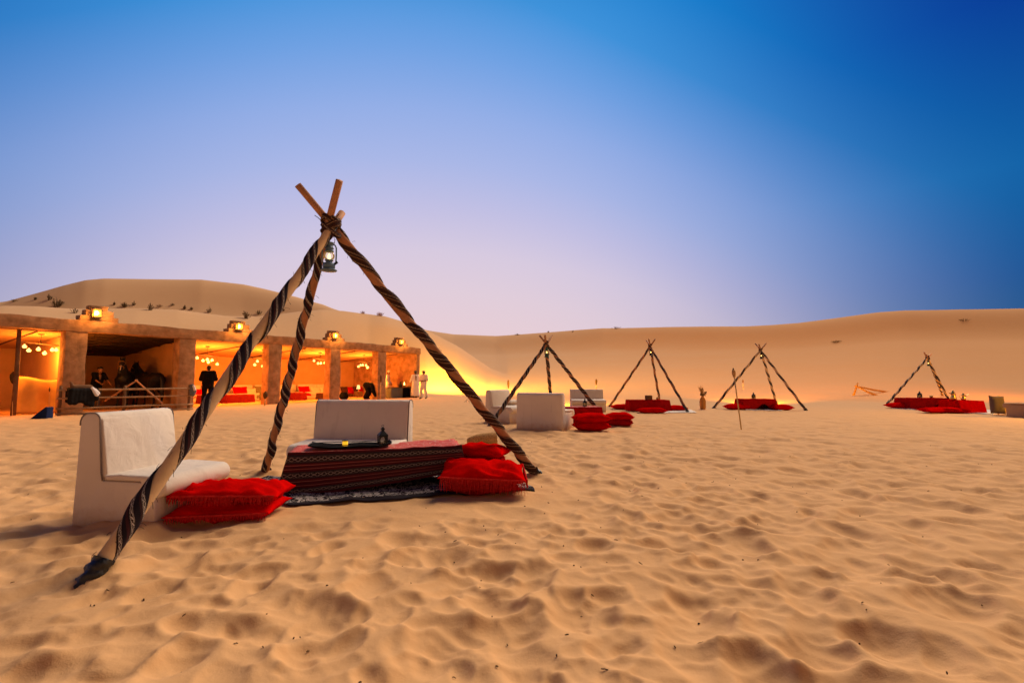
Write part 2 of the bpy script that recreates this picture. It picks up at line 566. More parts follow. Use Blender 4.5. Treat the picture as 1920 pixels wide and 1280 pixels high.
def dune_part(az, r, rows, soft):
    a, e = az_table(rows, 0); rc = np.interp(az, a, az_table(rows, 1)[1]); rt = np.interp(az, a, az_table(rows, 2)[1]); e = np.interp(az, a, e)
    hc = CAM_H + e * rc
    t = (r - rt) / (rc - rt)
    kx = np.array([-1, 0, 0.1, 0.3, 0.55, 0.73, 0.79, 0.86, 0.95, 1.0, 1.12, 1.6, 3, 30]) if soft else np.array([-1, 0, 0.1, 0.25, 0.5, 0.75, 0.93, 1.0, 1.1, 1.3, 1.8, 3, 30, 31])
    ky = np.array([0, 0, 0.02, 0.13, 0.33, 0.49, 0.56, 0.74, 0.965, 1.0, 0.98, 0.75, 0.6, 0.6]) if soft else np.array([0, 0, 0.03, 0.16, 0.48, 0.8, 0.975, 1.0, 1.0, 0.9, 0.6, 0.3, 0.3, 0.3])
    # monotone-ish smooth interpolation
    tt = np.clip(t, -0.99, 29)
    out = np.zeros_like(tt); w = 0
    for dlt, wt in ((-0.05, 0.2), (-0.025, 0.25), (0, 0.1), (0.025, 0.25), (0.05, 0.2)):
        out += wt * np.interp(tt + dlt, kx, ky); w += wt
    return hc * out / w, t

def dune_h(x, y):
    az = np.arctan2(x, y); r = np.hypot(x, y)
    f, tf = dune_part(az, r, FAR, True)
    n, tn = dune_part(az, r, NEAR, False)
    k = 0.5
    m = np.maximum(f, n)
    sm = np.where(np.abs(f - n) < k, m + (k - np.abs(f - n)) ** 2 / (4 * k), m)
    sm = np.where(m < 0.02, m, np.where(m < 0.6, m + (sm - m) * (m / 0.6), sm))
    und = wavy(x, y, 0.10, 21) * 0.35 + wavy(x, y, 0.33, 22) * 0.10
    return sm + und * np.clip((sm - 1.0) / 6, 0, 1)

def terrain():
    fine = np.radians(np.arange(-66, 66.01, 0.26))
    coarse = np.radians(np.arange(69, 291.01, 3))
    A = np.concatenate([fine, coarse])
    r1 = 0.45 * np.exp(np.arange(0, 790) * 0.0062)
    r1 = r1[r1 < 60]
    r2 = 60 * np.exp(np.arange(0, 140) * 0.018)
    r3 = r2[-1] * np.exp(np.arange(1, 32) * 0.06)
    Rr = np.concatenate([r1, r2, r3])
    nA, nR = len(A), len(Rr)
    AA, RR = np.meshgrid(A, Rr)
    X = RR * np.sin(AA); Y = RR * np.cos(AA)
    d = dune_h(X, Y)
    g = ground_h(X, Y)
    Z = d + g * np.clip(1 - d / 3.0, 0.12, 1) * np.clip((2.0 - RR / 45), 0.0, 1)
    co = np.stack([X, Y, Z], -1).reshape(-1, 3)
    i = np.arange(nR - 1)[:, None]; j = np.arange(nA)[None, :]
    j2 = (j + 1) % nA
    q = np.stack([i * nA + j, i * nA + j2, (i + 1) * nA + j2, (i + 1) * nA + j], -1)
    dm = (d[:-1, :] + d[1:, :]) * 0.5
    az = (AA[:-1, :])
    azw = np.where(az > PI, az - 2 * PI, az)
    isd = dm > 0.10
    left = (azw < R(-9))
    parts = [("sand_floor", ~isd, "trodden sand floor of the camp, pitted with footprints all over"),
             ("dune", isd & left, "pale rounded sand dune rising behind the long mud-walled shelter"),
             ("dune", isd & ~left, "long orange sand dune along the horizon behind the far tripods")]
    # the centre under the camera
    for name, msk, label in parts:
        F = q[msk]
        if name == "sand_floor":
            pass
        used, inv = np.unique(F.reshape(-1), return_inverse=True)
        V = co[used]
        F = inv.reshape(-1, 4)
        extra_v = 0
        me = bpy.data.meshes.new(name)
        if name == "sand_floor":
            ring = np.arange(nA)          # inner ring kept first by np.unique
            tri = np.stack([np.full(nA, len(V)), ring, (ring + 1) % nA], -1)[:, ::-1]
            V = np.vstack([V, [[0, 0, V[:nA, 2].mean()]]])
        else:
            tri = np.zeros((0, 3), int)
        me.vertices.add(len(V)); me.vertices.foreach_set('co', V.astype(np.float32).ravel())
        loops = np.concatenate([F[:, ::-1].ravel(), tri.ravel()])
        me.loops.add(len(loops)); me.loops.foreach_set('vertex_index', loops.astype(np.int32))
        starts = np.concatenate([np.arange(len(F)) * 4, len(F) * 4 + np.arange(len(tri)) * 3])
        tot = np.concatenate([np.full(len(F), 4), np.full(len(tri), 3)])
        me.polygons.add(len(starts)); me.polygons.foreach_set('loop_start', starts.astype(np.int32)); me.polygons.foreach_set('loop_total', tot.astype(np.int32))
        me.polygons.foreach_set('use_smooth', np.ones(len(starts), bool))
        me.materials.append(M_SAND if name == "sand_floor" else M_DUNE)
        me.update(calc_edges=True); me.validate()
        o = bpy.data.objects.new(name, me); COL.objects.link(o)
        tag(o, label, None, None, 'structure')
terrain()

def surf(x, y):
    X, Y = np.array([x]), np.array([y])
    d = dune_h(X, Y)
    return float((d + ground_h(X, Y) * np.clip(1 - d / 3.0, 0.12, 1))[0])

# ================================================================== materials of things
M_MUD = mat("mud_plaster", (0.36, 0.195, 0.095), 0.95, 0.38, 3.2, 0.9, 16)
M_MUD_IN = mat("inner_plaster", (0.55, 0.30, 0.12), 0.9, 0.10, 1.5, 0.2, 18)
M_TIMBER = mat("old_timber", (0.16, 0.085, 0.045), 0.85, 0.3, 5, 0.4, 40)
M_PALE_TIMBER = mat("pale_timber", (0.36, 0.22, 0.12), 0.8, 0.25, 6, 0.3, 40)
M_THATCH = mat("dark_matting", (0.06, 0.035, 0.018), 0.95, 0.4, 9, 0.8, 50)
def canvas_material():
    """pale canvas gone dusty along its foot, with a few faint streaks"""
    m = bpy.data.materials.new("sofa_canvas"); t = NT(m)
    co = t.coord('Object')
    sp = t.new('ShaderNodeSeparateXYZ'); t.l.new(co, sp.inputs[0])
    n = t.noise(co, 2.2, 4, 0.6)
    c = t.mix(n, (0.66, 0.56, 0.46), (0.76, 0.66, 0.56))
    st = t.new('ShaderNodeMapping'); st.inputs['Scale'].default_value = (9, 9, 0.7); t.l.new(co, st.inputs[0])
    k = t.math('MULTIPLY', t.math('GREATER_THAN', t.noise(st.outputs[0], 1.0, 3, 0.5), 0.62), 0.16)
    c = t.mix(k, c, (0.46, 0.37, 0.30))
    h = t.math('ADD', sp.outputs[2], t.math('MULTIPLY', t.noise(co, 9, 4, 0.7), -0.26))
    mrr = t.new('ShaderNodeMapRange'); mrr.inputs['From Min'].default_value = 0.06; mrr.inputs['From Max'].default_value = -0.12; t.l.new(h, mrr.inputs['Value'])
    c = t.mix(t.math('MULTIPLY', mrr.outputs[0], 0.8), c, (0.56, 0.35, 0.18))
    t.l.new(c, t.b.inputs['Base Color']); t.b.inputs['Roughness'].default_value = 0.85; t.b.inputs['Specular IOR Level'].default_value = 0.12
    hh = t.math('ADD', t.math('MULTIPLY', t.noise(co, 260, 2, 0.6), 0.12), t.noise(co, 5.5, 3, 0.5, 0.8))
    t.bump(hh, 0.5, 0.03)
    return m
M_CANVAS = canvas_material()
M_ORANGE_LIT_CANVAS = mat("orange_lit_canvas", (0.42, 0.27, 0.15), 0.9, 0.12, 3, 0.25, 26)  # tan puts the orange lamplight on pale canvas into the colour
M_PIPING = mat("grey_piping", (0.22, 0.18, 0.16), 0.8, 0.05)
M_RED = mat("red_cloth", (0.54, 0.002, 0.0015), 0.8, 0.18, 7, 0.35, 60)
M_RED_DEEP = mat("deep_red_cloth", (0.36, 0.006, 0.006), 0.85, 0.2, 8, 0.3, 60)
M_FRINGE = mat("red_fringe", (0.46, 0.02, 0.018), 0.9, 0.3, 40)
M_BLACK = mat("black_cloth", (0.007, 0.007, 0.008), 0.9, 0.2, 8)
M_BLACK_METAL = mat("black_metal", (0.014, 0.014, 0.014), 0.45, 0.2, 12, 0.1, 80, metal=0.6)
M_BLUE_METAL = mat("blue_enamel", (0.10, 0.18, 0.26), 0.5, 0.25, 30, 0.1, 80, metal=0.2)
M_GREEN_METAL = mat("green_enamel", (0.03, 0.10, 0.07), 0.5, 0.25, 30, 0.1, 80, metal=0.2)
M_STEEL = mat("dull_steel", (0.25, 0.25, 0.24), 0.45, 0.1, 30, metal=0.8)
M_BRASS = mat("brass", (0.65, 0.42, 0.12), 0.32, 0.15, 12, metal=1.0)
M_POLE = mat("bare_pole", (0.42, 0.20, 0.095), 0.75, 0.22, 7, 0.3, 40)
M_CREAM_WRAP = mat("cream_pole_cloth", (0.60, 0.41, 0.22), 0.85, 0.12, 5, 0.25, 40)
M_BROWN_WRAP = mat("brown_pole_cloth", (0.36, 0.17, 0.085), 0.85, 0.2, 6, 0.25, 40)
M_ROPE = mat("dark_cord", (0.05, 0.035, 0.025), 0.9)
M_SKIN = mat("brown_skin", (0.24, 0.115, 0.06), 0.6, 0.08, 12)
M_SKIN_PALE = mat("tan_skin", (0.42, 0.24, 0.15), 0.6, 0.08, 12)
M_HAIR = mat("black_hair", (0.012, 0.009, 0.007), 0.6, 0.2, 60)
M_WHITE_CLOTH = mat("white_cotton", (0.78, 0.72, 0.68), 0.9, 0.05, 8, 0.2, 40)
M_HORSE = mat("dark_horse_coat", (0.008, 0.006, 0.005), 0.6, 0.25, 6)
M_HORSE_B = mat("brown_horse_coat", (0.014, 0.008, 0.005), 0.65, 0.25, 6)
M_BLAZE = mat("pale_blaze", (0.55, 0.42, 0.34), 0.7, 0.1, 20)
M_WICKER = mat("wicker", (0.52, 0.29, 0.11), 0.8, 0.3, 40, 0.5, 80)
M_WICKER_DARK = mat("dark_wicker", (0.10, 0.055, 0.022), 0.85, 0.3, 40)
M_BAMBOO = mat("bamboo", (0.55, 0.36, 0.12), 0.6, 0.2, 8)
M_CLAY = mat("orange_clay", (0.52, 0.24, 0.06), 0.85, 0.12, 8)
M_CRUMPLE = mat("crumpled_black_sheet", (0.010, 0.010, 0.010), 0.42, 0.3, 14, 0.8, 30)
M_DRY = mat("dry_grass", (0.42, 0.25, 0.09), 0.9, 0.3, 20)
M_SHRUB = mat("desert_shrub", (0.15, 0.10, 0.045), 0.9, 0.4, 9)
M_GREY_CLOTH = mat("grey_counter_cloth", (0.15, 0.16, 0.145), 0.9, 0.12, 4)
M_GREEN_PILLOW = mat("olive_woven_cloth", (0.18, 0.15, 0.07), 0.9, 0.3, 18)
M_CREAM = mat("cream_cushion", (0.66, 0.52, 0.36), 0.9, 0.12, 9, 0.2, 40)
M_DARK_PILLOW = mat("dark_brown_cloth", (0.07, 0.025, 0.015), 0.9, 0.3, 16)
M_NAVY = mat("navy_cloth", (0.012, 0.022, 0.075), 0.8, 0.15, 8)
M_TARP = mat("ochre_canvas", (0.56, 0.32, 0.09), 0.9, 0.12, 2.5, 0.3, 20)
M_JEANS = mat("worn_grey_denim", (0.14, 0.14, 0.15), 0.9, 0.3, 10)
M_BULB = emit("lit_bulb", (1.0, 0.56, 0.15), 3.0)
M_FLAME = emit("lamp_flame", (1.0, 0.60, 0.16), 6.0)
M_SOFT_FLAME = emit("dim_flame", (1.0, 0.62, 0.16), 2.2)
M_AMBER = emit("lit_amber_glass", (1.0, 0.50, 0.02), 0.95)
M_LANTERN_GLASS = glass_mat("lantern_glass", (1, 0.9, 0.7), (1.0, 0.36, 0.05), 0.55)
M_GLOBE = glass_mat("lamp_globe", (1, 0.96, 0.86), (1.0, 0.5, 0.12), 0.07)
M_DIM_RED = mat("old_red_cloth", (0.17, 0.012, 0.008), 0.9, 0.25, 4)
M_CLEAR = glass_mat("clear_pane", (0.9, 0.9, 0.88))
WEAVE_POLE = weave("sadu_pole_cloth", (0.022, 0.016, 0.022), (0.016, 0.012, 0.016), (0.54, 0.46, 0.38), 0.30, 0.045, rows=((0.10, 0.030), (0.45, 0.034), (0.80, 0.030)), stripes=((0.28, 0.36, (0.05, 0.016, 0.018)), (0.68, 0.74, (0.045, 0.02, 0.02))))
WEAVE_POLE_B = weave("sadu_brown_cloth", (0.065, 0.028, 0.02), (0.03, 0.02, 0.018), (0.40, 0.30, 0.22), 0.14, 0.04, rows=((0.5, 0.06),), stripes=((0.10, 0.16, (0.30, 0.19, 0.11)), (0.75, 0.80, (0.012, 0.01, 0.01)), (0.28, 0.34, (0.012, 0.01, 0.01))))
WEAVE_TABLE = weave("sadu_table_cloth", (0.105, 0.014, 0.016), (0.028, 0.020, 0.022), (0.26, 0.20, 0.16), 0.40, 0.062, rows=((0.17, 0.045), (0.56, 0.040), (0.93, 0.03)),
                    stripes=((0.06, 0.27, (0.030, 0.020, 0.022)), (0.31, 0.325, (0.32, 0.10, 0.08)), (0.355, 0.37, (0.05, 0.014, 0.016)), (0.40, 0.412, (0.34, 0.12, 0.09)), (0.47, 0.65, (0.028, 0.019, 0.021)), (0.70, 0.712, (0.32, 0.12, 0.09)), (0.75, 0.762, (0.04, 0.014, 0.016)), (0.80, 0.812, (0.30, 0.10, 0.08)), (0.86, 1.0, (0.028, 0.02, 0.024))), thin=0.006)

def rug_material():
    m = bpy.data.materials.new("floral_rug"); t = NT(m)
    uv = t.coord('UV')
    sp = t.new('ShaderNodeSeparateXYZ'); t.l.new(uv, sp.inputs[0])
    mir = t.math('PINGPONG', sp.outputs[0], 0.24)
    mir2 = t.math('PINGPONG', sp.outputs[1], 0.19)
    cb = t.new('ShaderNodeCombineXYZ'); t.l.new(mir, cb.inputs[0]); t.l.new(mir2, cb.inputs[1])
    nz = t.new('ShaderNodeTexNoise'); t.l.new(cb.outputs[0], nz.inputs['Vector']); nz.inputs['Scale'].default_value = 8.5; nz.inputs['Detail'].default_value = 2.5; nz.inputs['Distortion'].default_value = 1.6
    n = nz.outputs['Fac']
    k = t.math('FRACT', t.math('MULTIPLY', n, 7.0))
    k = t.math('GREATER_THAN', k, 0.56)
    edge = t.math('LESS_THAN', sp.outputs[1], 0.09)
    k = t.math('MULTIPLY', k, t.math('SUBTRACT', 1.0, edge))
    c = t.mix(k, (0.018, 0.012, 0.016), (0.56, 0.48, 0.42))
    t.l.new(c, t.b.inputs['Base Color']); t.b.inputs['Roughness'].default_value = 0.95; t.b.inputs['Specular IOR Level'].default_value = 0.1
    t.bump(t.noise(uv, 200, 2), 0.3, 0.004)
    return m
M_RUG = rug_material()
M_WHITE_RUG = mat("white_rug", (0.72, 0.64, 0.56), 0.95, 0.08, 6, 0.2, 60)

def redtop_material():
    m = bpy.data.materials.new("lit_red_woven_top"); t = NT(m)
    uv = t.coord('UV')
    n = t.noise(uv, 24, 4, 0.7, 0.8)
    k = t.math('GREATER_THAN', n, 0.57)
    c = t.mix(t.math('MULTIPLY', k, 0.55), (0.52, 0.045, 0.03), (0.62, 0.38, 0.28))  # pinkish tone paints in light reflecting off the top; flecks are woven pattern
    t.l.new(c, t.b.inputs['Base Color']); t.b.inputs['Roughness'].default_value = 0.9
    return m
M_REDTOP = redtop_material()

# ================================================================== builders: tripod, lantern, cushion, seat, table
def ribbon(bm, A, B, t0, t1, r_of, pitch, width, phase, segs, seed, lift=0.006, across=6, hand=1, ragged=0.26):
    """cloth strip wound round the pole A-B between distances t0 and t1"""
    d = (B - A).normalized(); x, y = frame_of(d)
    n = max(6, int((t1 - t0) / pitch * segs))
    uvl = bm.loops.layers.uv.verify()
    rows = []
    for i in range(n + 1):
        t = t0 + (t1 - t0) * i / n
        th = hand * 2 * PI * t / pitch + phase + 0.9 * noise.noise(Vector((t * 1.1, seed + 4, 1)))
        wl = width * (1 + ragged * noise.noise(Vector((t * 4.0, seed, 0))))
        sh = 0.12 * width * noise.noise(Vector((t * 1.7, seed + 9, 0)))
        row = []
        for k in range(across + 1):
            v = k / across - 0.5
            ax = t + v * wl + sh
            edge = 1 - abs(v * 2) ** 6
            rr = r_of(max(t0, min(t1, ax))) + 0.001 + lift * edge + lift * 0.9 * noise.noise(Vector((th * 0.8, v * 4, seed))) * edge
            p = A + d * ax + (x * math.cos(th) + y * math.sin(th)) * rr
            row.append((bm.verts.new(p), math.hypot(th * 0.06, t), (v + 0.5) * wl))
        rows.append(row)
    for a, b in zip(rows, rows[1:]):
        for k in range(across):
            q = (a[k], b[k], b[k + 1], a[k + 1])
            f = bm.faces.new([w[0] for w in q])
            f.smooth = True
            for lp, w in zip(f.loops, q): lp[uvl].uv = (w[1], w[2])
    return bm

def bent_tube(bm, A, B, r_of, n, segs, seed, amp):
    d = (B - A); L = d.length; d = d / L; x, y = frame_of(d)
    rows = []
    for i in range(segs + 1):
        t = L * i / segs
        off = x * noise.noise(Vector((t * 0.9, seed, 0))) * amp + y * noise.noise(Vector((t * 0.9, seed, 7))) * amp
        rows.append([bm.verts.new(A + d * t + off * math.sin(PI * i / segs) + (x * math.cos(2 * PI * k / n) + y * math.sin(2 * PI * k / n)) * r_of(t) * (1 + 0.06 * noise.noise(Vector((t * 5, k, seed))))) for k in range(n)])
    for a, b in zip(rows, rows[1:]):
        for k in range(n): bm.faces.new((a[k], b[k], b[(k + 1) % n], a[(k + 1) % n]))
    bm.faces.new(rows[0]); bm.faces.new(rows[-1][::-1])
    return bm

def tripod(label, feet, apex, exts, styles, near=False, seed=1, thick=1.0, group="wrapped pole tripods of the camp"):
    base = Vector((sum(f.x for f in feet) / 3, sum(f.y for f in feet) / 3, 0))
    root = thing('pole_tripod', label, 'tripod', base, 0, group)
    n = 14 if near else 8
    segs = 26 if near else 12
    for i, (f, ext, st) in enumerate(zip(feet, exts, styles)):
        A = f - base
        a = 2 * PI * i / 3
        ap = apex - base + Vector((math.cos(a), math.sin(a), 0)) * 0.03 * thick
        d = (ap - A).normalized()
        A = A - d * 0.10
        La = (ap - A).length
        B = ap + d * ext
        L = La + ext
        rp = 0.036 * thick
        pole = obj('pole', bent_tube(NB(), A, B, lambda t: rp * (1.1 - 0.2 * t / L), n, 18 if near else 8, seed + i, 0.03 if near else 0.012), M_POLE, root, True)
        wrap_to = La - 0.02
        rs = st['r'] * thick
        r_s = lambda t: rs * (1.08 - 0.16 * min(1, max(0, t / La))) 
        sl = bent_tube(NB(), A + d * 0.05, A + d * wrap_to, r_s, n, 26 if near else 10, seed + i, 0.03 if near else 0.012)
        obj('under_wrap', sl, st['under'], pole, True)
        bm = ribbon(NB(), A, B, 0.16, wrap_to - st['w'] * (0.1 if near else 0.5), r_s, st['pitch'], st['w'], st['ph'], segs, seed + i * 3.3, 0.012 * thick, hand=st.get('hand', 1))
        o = obj('cloth_wrap', bm, [st['cloth']], pole)
        if near:
            # frayed threads standing off the cloth edges
            fb = NB(); g = random.Random(seed * 7 + i); x, y = frame_of(d)
            for q in range(70):
                t = g.uniform(0.25, La - 0.1); th = g.uniform(0, 2 * PI); rr = r_s(t) + 0.012
                p = A + d * t + (x * math.cos(th) + y * math.sin(th)) * rr
                v = (d * g.uniform(-1, 1) + (x * math.cos(th) + y * math.sin(th)) * g.uniform(0.3, 1.0) + Vector((0, 0, -0.5))).normalized() * g.uniform(0.012, 0.045)
                tube(fb, [p, p + v * 0.6, p + v + Vector((0, 0, -0.008))], 0.0016, 3)
            obj('loose_thread', fb, M_ROPE, pole, True)['kind'] = 'stuff'
        # foot binding: bunched cloth at the sand
        bm = NB()
        ln = 0.22 if near and i == 0 else 0.14
        x, y = frame_of(d); rows = []
        for k in range(13):
            t = 0.02 + ln * k / 12
            row = []
            for q in range(n + 6):
                th = 2 * PI * q / (n + 6)
                rr = r_s(t) + 0.008 + 0.034 * abs(noise.noise(Vector((math.cos(th) * 0.9, math.sin(th) * 0.9 + t * 9, seed + i)))) + 0.008 * noise.noise(Vector((math.cos(th) * 2.2, math.sin(th) * 2.2, t * 40))) + (0.007 * math.sin(k * 1.9 + 2 * th)) * (1 if near else 0.5)
                row.append(bm.verts.new(A + d * t + (x * math.cos(th) + y * math.sin(th)) * rr))
            rows.append(row)
        uvl = bm.loops.layers.uv.verify()
        for ra, rb in zip(rows, rows[1:]):
            for q in range(len(ra)):
                q2 = (q + 1) % len(ra)
                fc = bm.faces.new((ra[q], rb[q], rb[q2], ra[q2]))
                fc.smooth = True
                for lp in fc.loops: lp[uvl].uv = (lp.vert.co.x * 1.3 + lp.vert.co.z, lp.vert.co.y + lp.vert.co.z * 0.8)
        sharp(obj('foot_binding', bm, M_CRUMPLE, pole), 70)
    # lashing round the crossing
    bm = NB()
    uvl = bm.loops.layers.uv.verify()
    ap = apex - base
    for b in range(5 if near else 3):
        ax = Vector((rnd.uniform(-0.9, 0.9), rnd.uniform(-0.6, 0.6), 1)).normalized()
        x, y = frame_of(ax)
        zc = -0.06 + 0.10 * b / (4 if near else 2)
        R0 = (0.094 - 0.10 * (zc + 0.06)) * thick
        N = 24 if near else 12
        hw = 0.026
        rows = []
        for k in range(N):
            th = 2 * PI * k / N
            rr = R0 * (1 + 0.12 * noise.noise(Vector((math.cos(th) * 1.6, math.sin(th) * 1.6, b * 3.1 + seed))))
            c = ap + Vector((0, 0, zc)) + (x * math.cos(th) + y * math.sin(th)) * rr
            o_ = (x * math.cos(th) + y * math.sin(th))
            rows.append([bm.verts.new(c + ax * s * hw * thick + o_ * u * 0.012) for s, u in ((-1, -0.8), (-0.7, 0.7), (0, 1), (0.7, 0.7), (1, -0.8))])
        for k in range(N):
            a_, b_ = rows[k], rows[(k + 1) % N]
            for q in range(4):
                fc = bm.faces.new((a_[q], b_[q], b_[q + 1], a_[q + 1])); fc.smooth = True
                for lp, uvv in zip(fc.loops, ((k, q), (k + 1, q), (k + 1, q + 1), (k, q + 1))):
                    lp[uvl].uv = (uvv[0] * 0.02, uvv[1] * 0.03 + b * 0.045)
    obj('lashing', bm, WEAVE_POLE_B, root)
    if near:
        bm = NB()
        for (ox, oz, lx, lz) in ((-0.07, 0.01, -0.06, 0.05), (0.01, 0.10, 0.02, 0.06), (-0.06, -0.10, -0.05, -0.18), (-0.045, -0.10, -0.06, -0.15), (0.07, 0.04, 0.03, 0.03)):
            p = ap + Vector((ox, -0.06, oz))
            tube(bm, [p, p + Vector((lx * 0.5, -0.01, lz * 0.6)), p + Vector((lx, -0.01, lz))], 0.0035, 5)
        obj('loose_cord', bm, M_ROPE, root, True)['kind'] = 'stuff'
    return root

def kerosene_lantern(label, top, h=0.30, enamel=None, glow=True, rz=0.0, cord=0.03, group="storm lanterns hung in the tripods"):
    """top = where its handle hangs; h = height of the lantern body"""
    enamel = enamel or M_BLUE_METAL
    k = h / 0.30
    root = thing('storm_lantern', label, 'lantern', top - Vector((0, 0, h + 0.10 * k)), rz, group)
    s = lambda prof: [(r * k, z * k) for r, z in prof]
    obj('base_dish', lathe(NB(), s([(0, 0), (0.076, 0.004), (0.082, 0.012), (0.074, 0.018), (0.055, 0.03), (0, 0.03)]), 20), enamel, root, True)
    tank = obj('fuel_tank', lathe(NB(), s([(0, 0.030), (0.058, 0.032), (0.061, 0.045), (0.061, 0.07), (0.05, 0.085), (0.03, 0.09), (0.03, 0.105), (0.042, 0.108), (0.042, 0.116), (0, 0.118)]), 20), enamel, root, True)
    bm = NB(); tube(bm, [Vector((0.05, -0.02, 0.075)) * k, Vector((0.078, -0.03, 0.10)) * k], 0.013 * k, 8); obj('filler_cap', bm, M_BLACK_METAL, tank, True)
    obj('glass_globe', lathe(NB(), s([(0.034, 0.118), (0.05, 0.14), (0.054, 0.158), (0.05, 0.178), (0.036, 0.202)]), 18), M_GLOBE, root, True)
    obj('flame', lathe(NB(), s([(0, 0.122), (0.011, 0.132), (0.014, 0.148), (0.009, 0.168), (0, 0.188)]), 8), M_FLAME if glow else M_SOFT_FLAME, root, True)
    obj('chimney', lathe(NB(), s([(0.038, 0.200), (0.044, 0.204), (0.044, 0.212), (0.034, 0.224), (0.038, 0.232), (0.046, 0.238), (0.036, 0.244), (0.033, 0.286), (0.042, 0.290), (0.042, 0.297), (0, 0.302)]), 16), enamel, root, True)
    for sg in (-1, 1):
        bm = NB()
        tube(bm, [Vector(p) * k for p in ((sg * 0.05, 0, 0.075), (sg * 0.066, 0, 0.10), (sg * 0.068, 0, 0.17), (sg * 0.066, 0, 0.25), (sg * 0.055, 0, 0.275), (sg * 0.034, 0, 0.282))], 0.0075 * k, 8)
        obj('side_tube', bm, enamel, root, True)
    bm = NB()
    tube(bm, [Vector(p) * k for p in ((-0.045, 0, 0.28), (-0.05, 0, 0.33), (-0.03, 0, 0.385), (0, 0, 0.40), (0.03, 0, 0.385), (0.05, 0, 0.33), (0.045, 0, 0.28))], 0.0028 * k, 5)
    tube(bm, [Vector((0, 0, 0.40)) * k, Vector((0, 0, 0.40)) * k + Vector((0, 0, cord))], 0.003, 5)
    obj('wire_handle', bm, M_STEEL, root, True)
    return root

_cush = {}
def cushion_mesh(w, d, h, seed, mat, n=16, corner=0.5, wr=0.012):
    key = (w, d, h, seed, mat.name, n)
    if key in _cush: return _cush[key]
    bm = NB(); uvl = bm.loops.layers.uv.verify()
    grid = {}
    for side in (1, -1):
        for i in range(n + 1):
            for j in range(n + 1):
                u, v = -math.cos(PI * i / n), -math.cos(PI * j / n)
                rim = i in (0, n) or j in (0, n)
                if rim and (side == -1): grid[(side, i, j)] = grid[(1, i, j)]; continue
                px = 1 - 0.075 * (1 - v * v) ** 1.0 * abs(u) ** 3
                py = 1 - 0.075 * (1 - u * u) ** 1.0 * abs(v) ** 3
                T = ((1 - abs(u) ** 3.2) * (1 - abs(v) ** 3.2)) ** 0.62
                z = side * h / 2 * T
                q = Vector((u * 2.3, v * 2.3, side * 2 + seed))
                z += side * wr * noise.noise(q * 1.4) * T * 2.2 + wr * 0.7 * noise.noise(q * 0.6 + Vector((9, 9, 9)))
                # gathers running in from the rim
                z += side * wr * 0.5 * math.sin(9 * (u + v) + seed) * (1 - T) * T * 3
                grid[(side, i, j)] = bm.verts.new((u * w / 2 * px, v * d / 2 * py, z + h / 2))
    for side in (1, -1):
        for i in range(n):
            for j in range(n):
                q = [grid[(side, i, j)], grid[(side, i + 1, j)], grid[(side, i + 1, j + 1)], grid[(side, i, j + 1)]]
                if side == -1: q.reverse()
                f = bm.faces.new(q); f.smooth = True
                for lp in f.loops: lp[uvl].uv = (lp.vert.co.x, lp.vert.co.y)
    me = bpy.data.meshes.new('cushion'); bm.to_mesh(me); bm.free()
    me.materials.append(mat)
    _cush[key] = me
    return me

_fr = {}
def fringe_mesh(length, drop, seed, dens=110):
    key = (length, drop, seed)
    if key in _fr: return _fr[key]
    g = random.Random(seed); bm = NB()
    n = int(length * dens)
    for i in range(n):
        x = -length / 2 + length * (i + g.random() * 0.7) / n
        dl = drop * g.uniform(0.75, 1.1); dx = g.uniform(-0.012, 0.012); dy = g.uniform(-0.014, 0.004)
        w = 0.0028
        a = [bm.verts.new((x - w, 0, 0)), bm.verts.new((x + w, 0, 0)), bm.verts.new((x + w + dx * 0.5, dy * 0.6 - 0.006, -dl * 0.5)), bm.verts.new((x - w + dx * 0.5, dy * 0.6 - 0.006, -dl * 0.5)), bm.verts.new((x + dx + w * 0.6, dy, -dl)), bm.verts.new((x + dx - w * 0.6, dy, -dl))]
        bm.faces.new((a[0], a[1], a[2], a[3])); bm.faces.new((a[3], a[2], a[4], a[5]))
        bmesh_th = bm.verts.new((x, 0.004, -dl * 0.5)); bm.faces.new((a[0], a[3], bmesh_th)); bm.faces.new((a[1], bmesh_th, a[2]))
    # heading band the threads hang from
    box(bm, (0, 0.002, 0.002), (length, 0.012, 0.014))
    me = bpy.data.meshes.new('fringe'); bm.to_mesh(me); bm.free(); me.materials.append(M_FRINGE)
    me.polygons.foreach_set('use_smooth', [False] * len(me.polygons))
    _fr[key] = me
    return me

def cushion(label, loc, rz, w, d, h, seed=1, m=None, fringe=(), group=None, tilt=(0, 0), cat='cushion', name='floor_cushion', wr=0.012, n=16, fdrop=0.075):
    m = m or M_RED
    if not fringe:
        o = obj(name, cushion_mesh(w, d, h, seed, m, n, wr=wr), None, None, loc=loc, rot=(tilt[0], tilt[1], rz))
        return tag(o, label, cat, group)
    root = thing(name, label, cat, loc, rz, group, rot=(tilt[0], tilt[1], rz))
    obj('cushion_cover', cushion_mesh(w, d, h, seed, m, n, wr=wr), None, root)
    for s in fringe:
        if s in 'fb':
            f = obj('fringe', fringe_mesh(w * 0.93, fdrop, seed), None, root, loc=(0, (-d / 2 + 0.006) if s == 'f' else d / 2 - 0.006, h / 2), rot=(0, 0, 0 if s == 'f' else PI))
        else:
            f = obj('fringe', fringe_mesh(d * 0.93, fdrop, seed + 1), None, root, loc=((-w / 2 + 0.006) if s == 'l' else w / 2 - 0.006, 0, h / 2), rot=(0, 0, -PI / 2 if s == 'l' else PI / 2))
        f['kind'] = 'stuff'
    return root

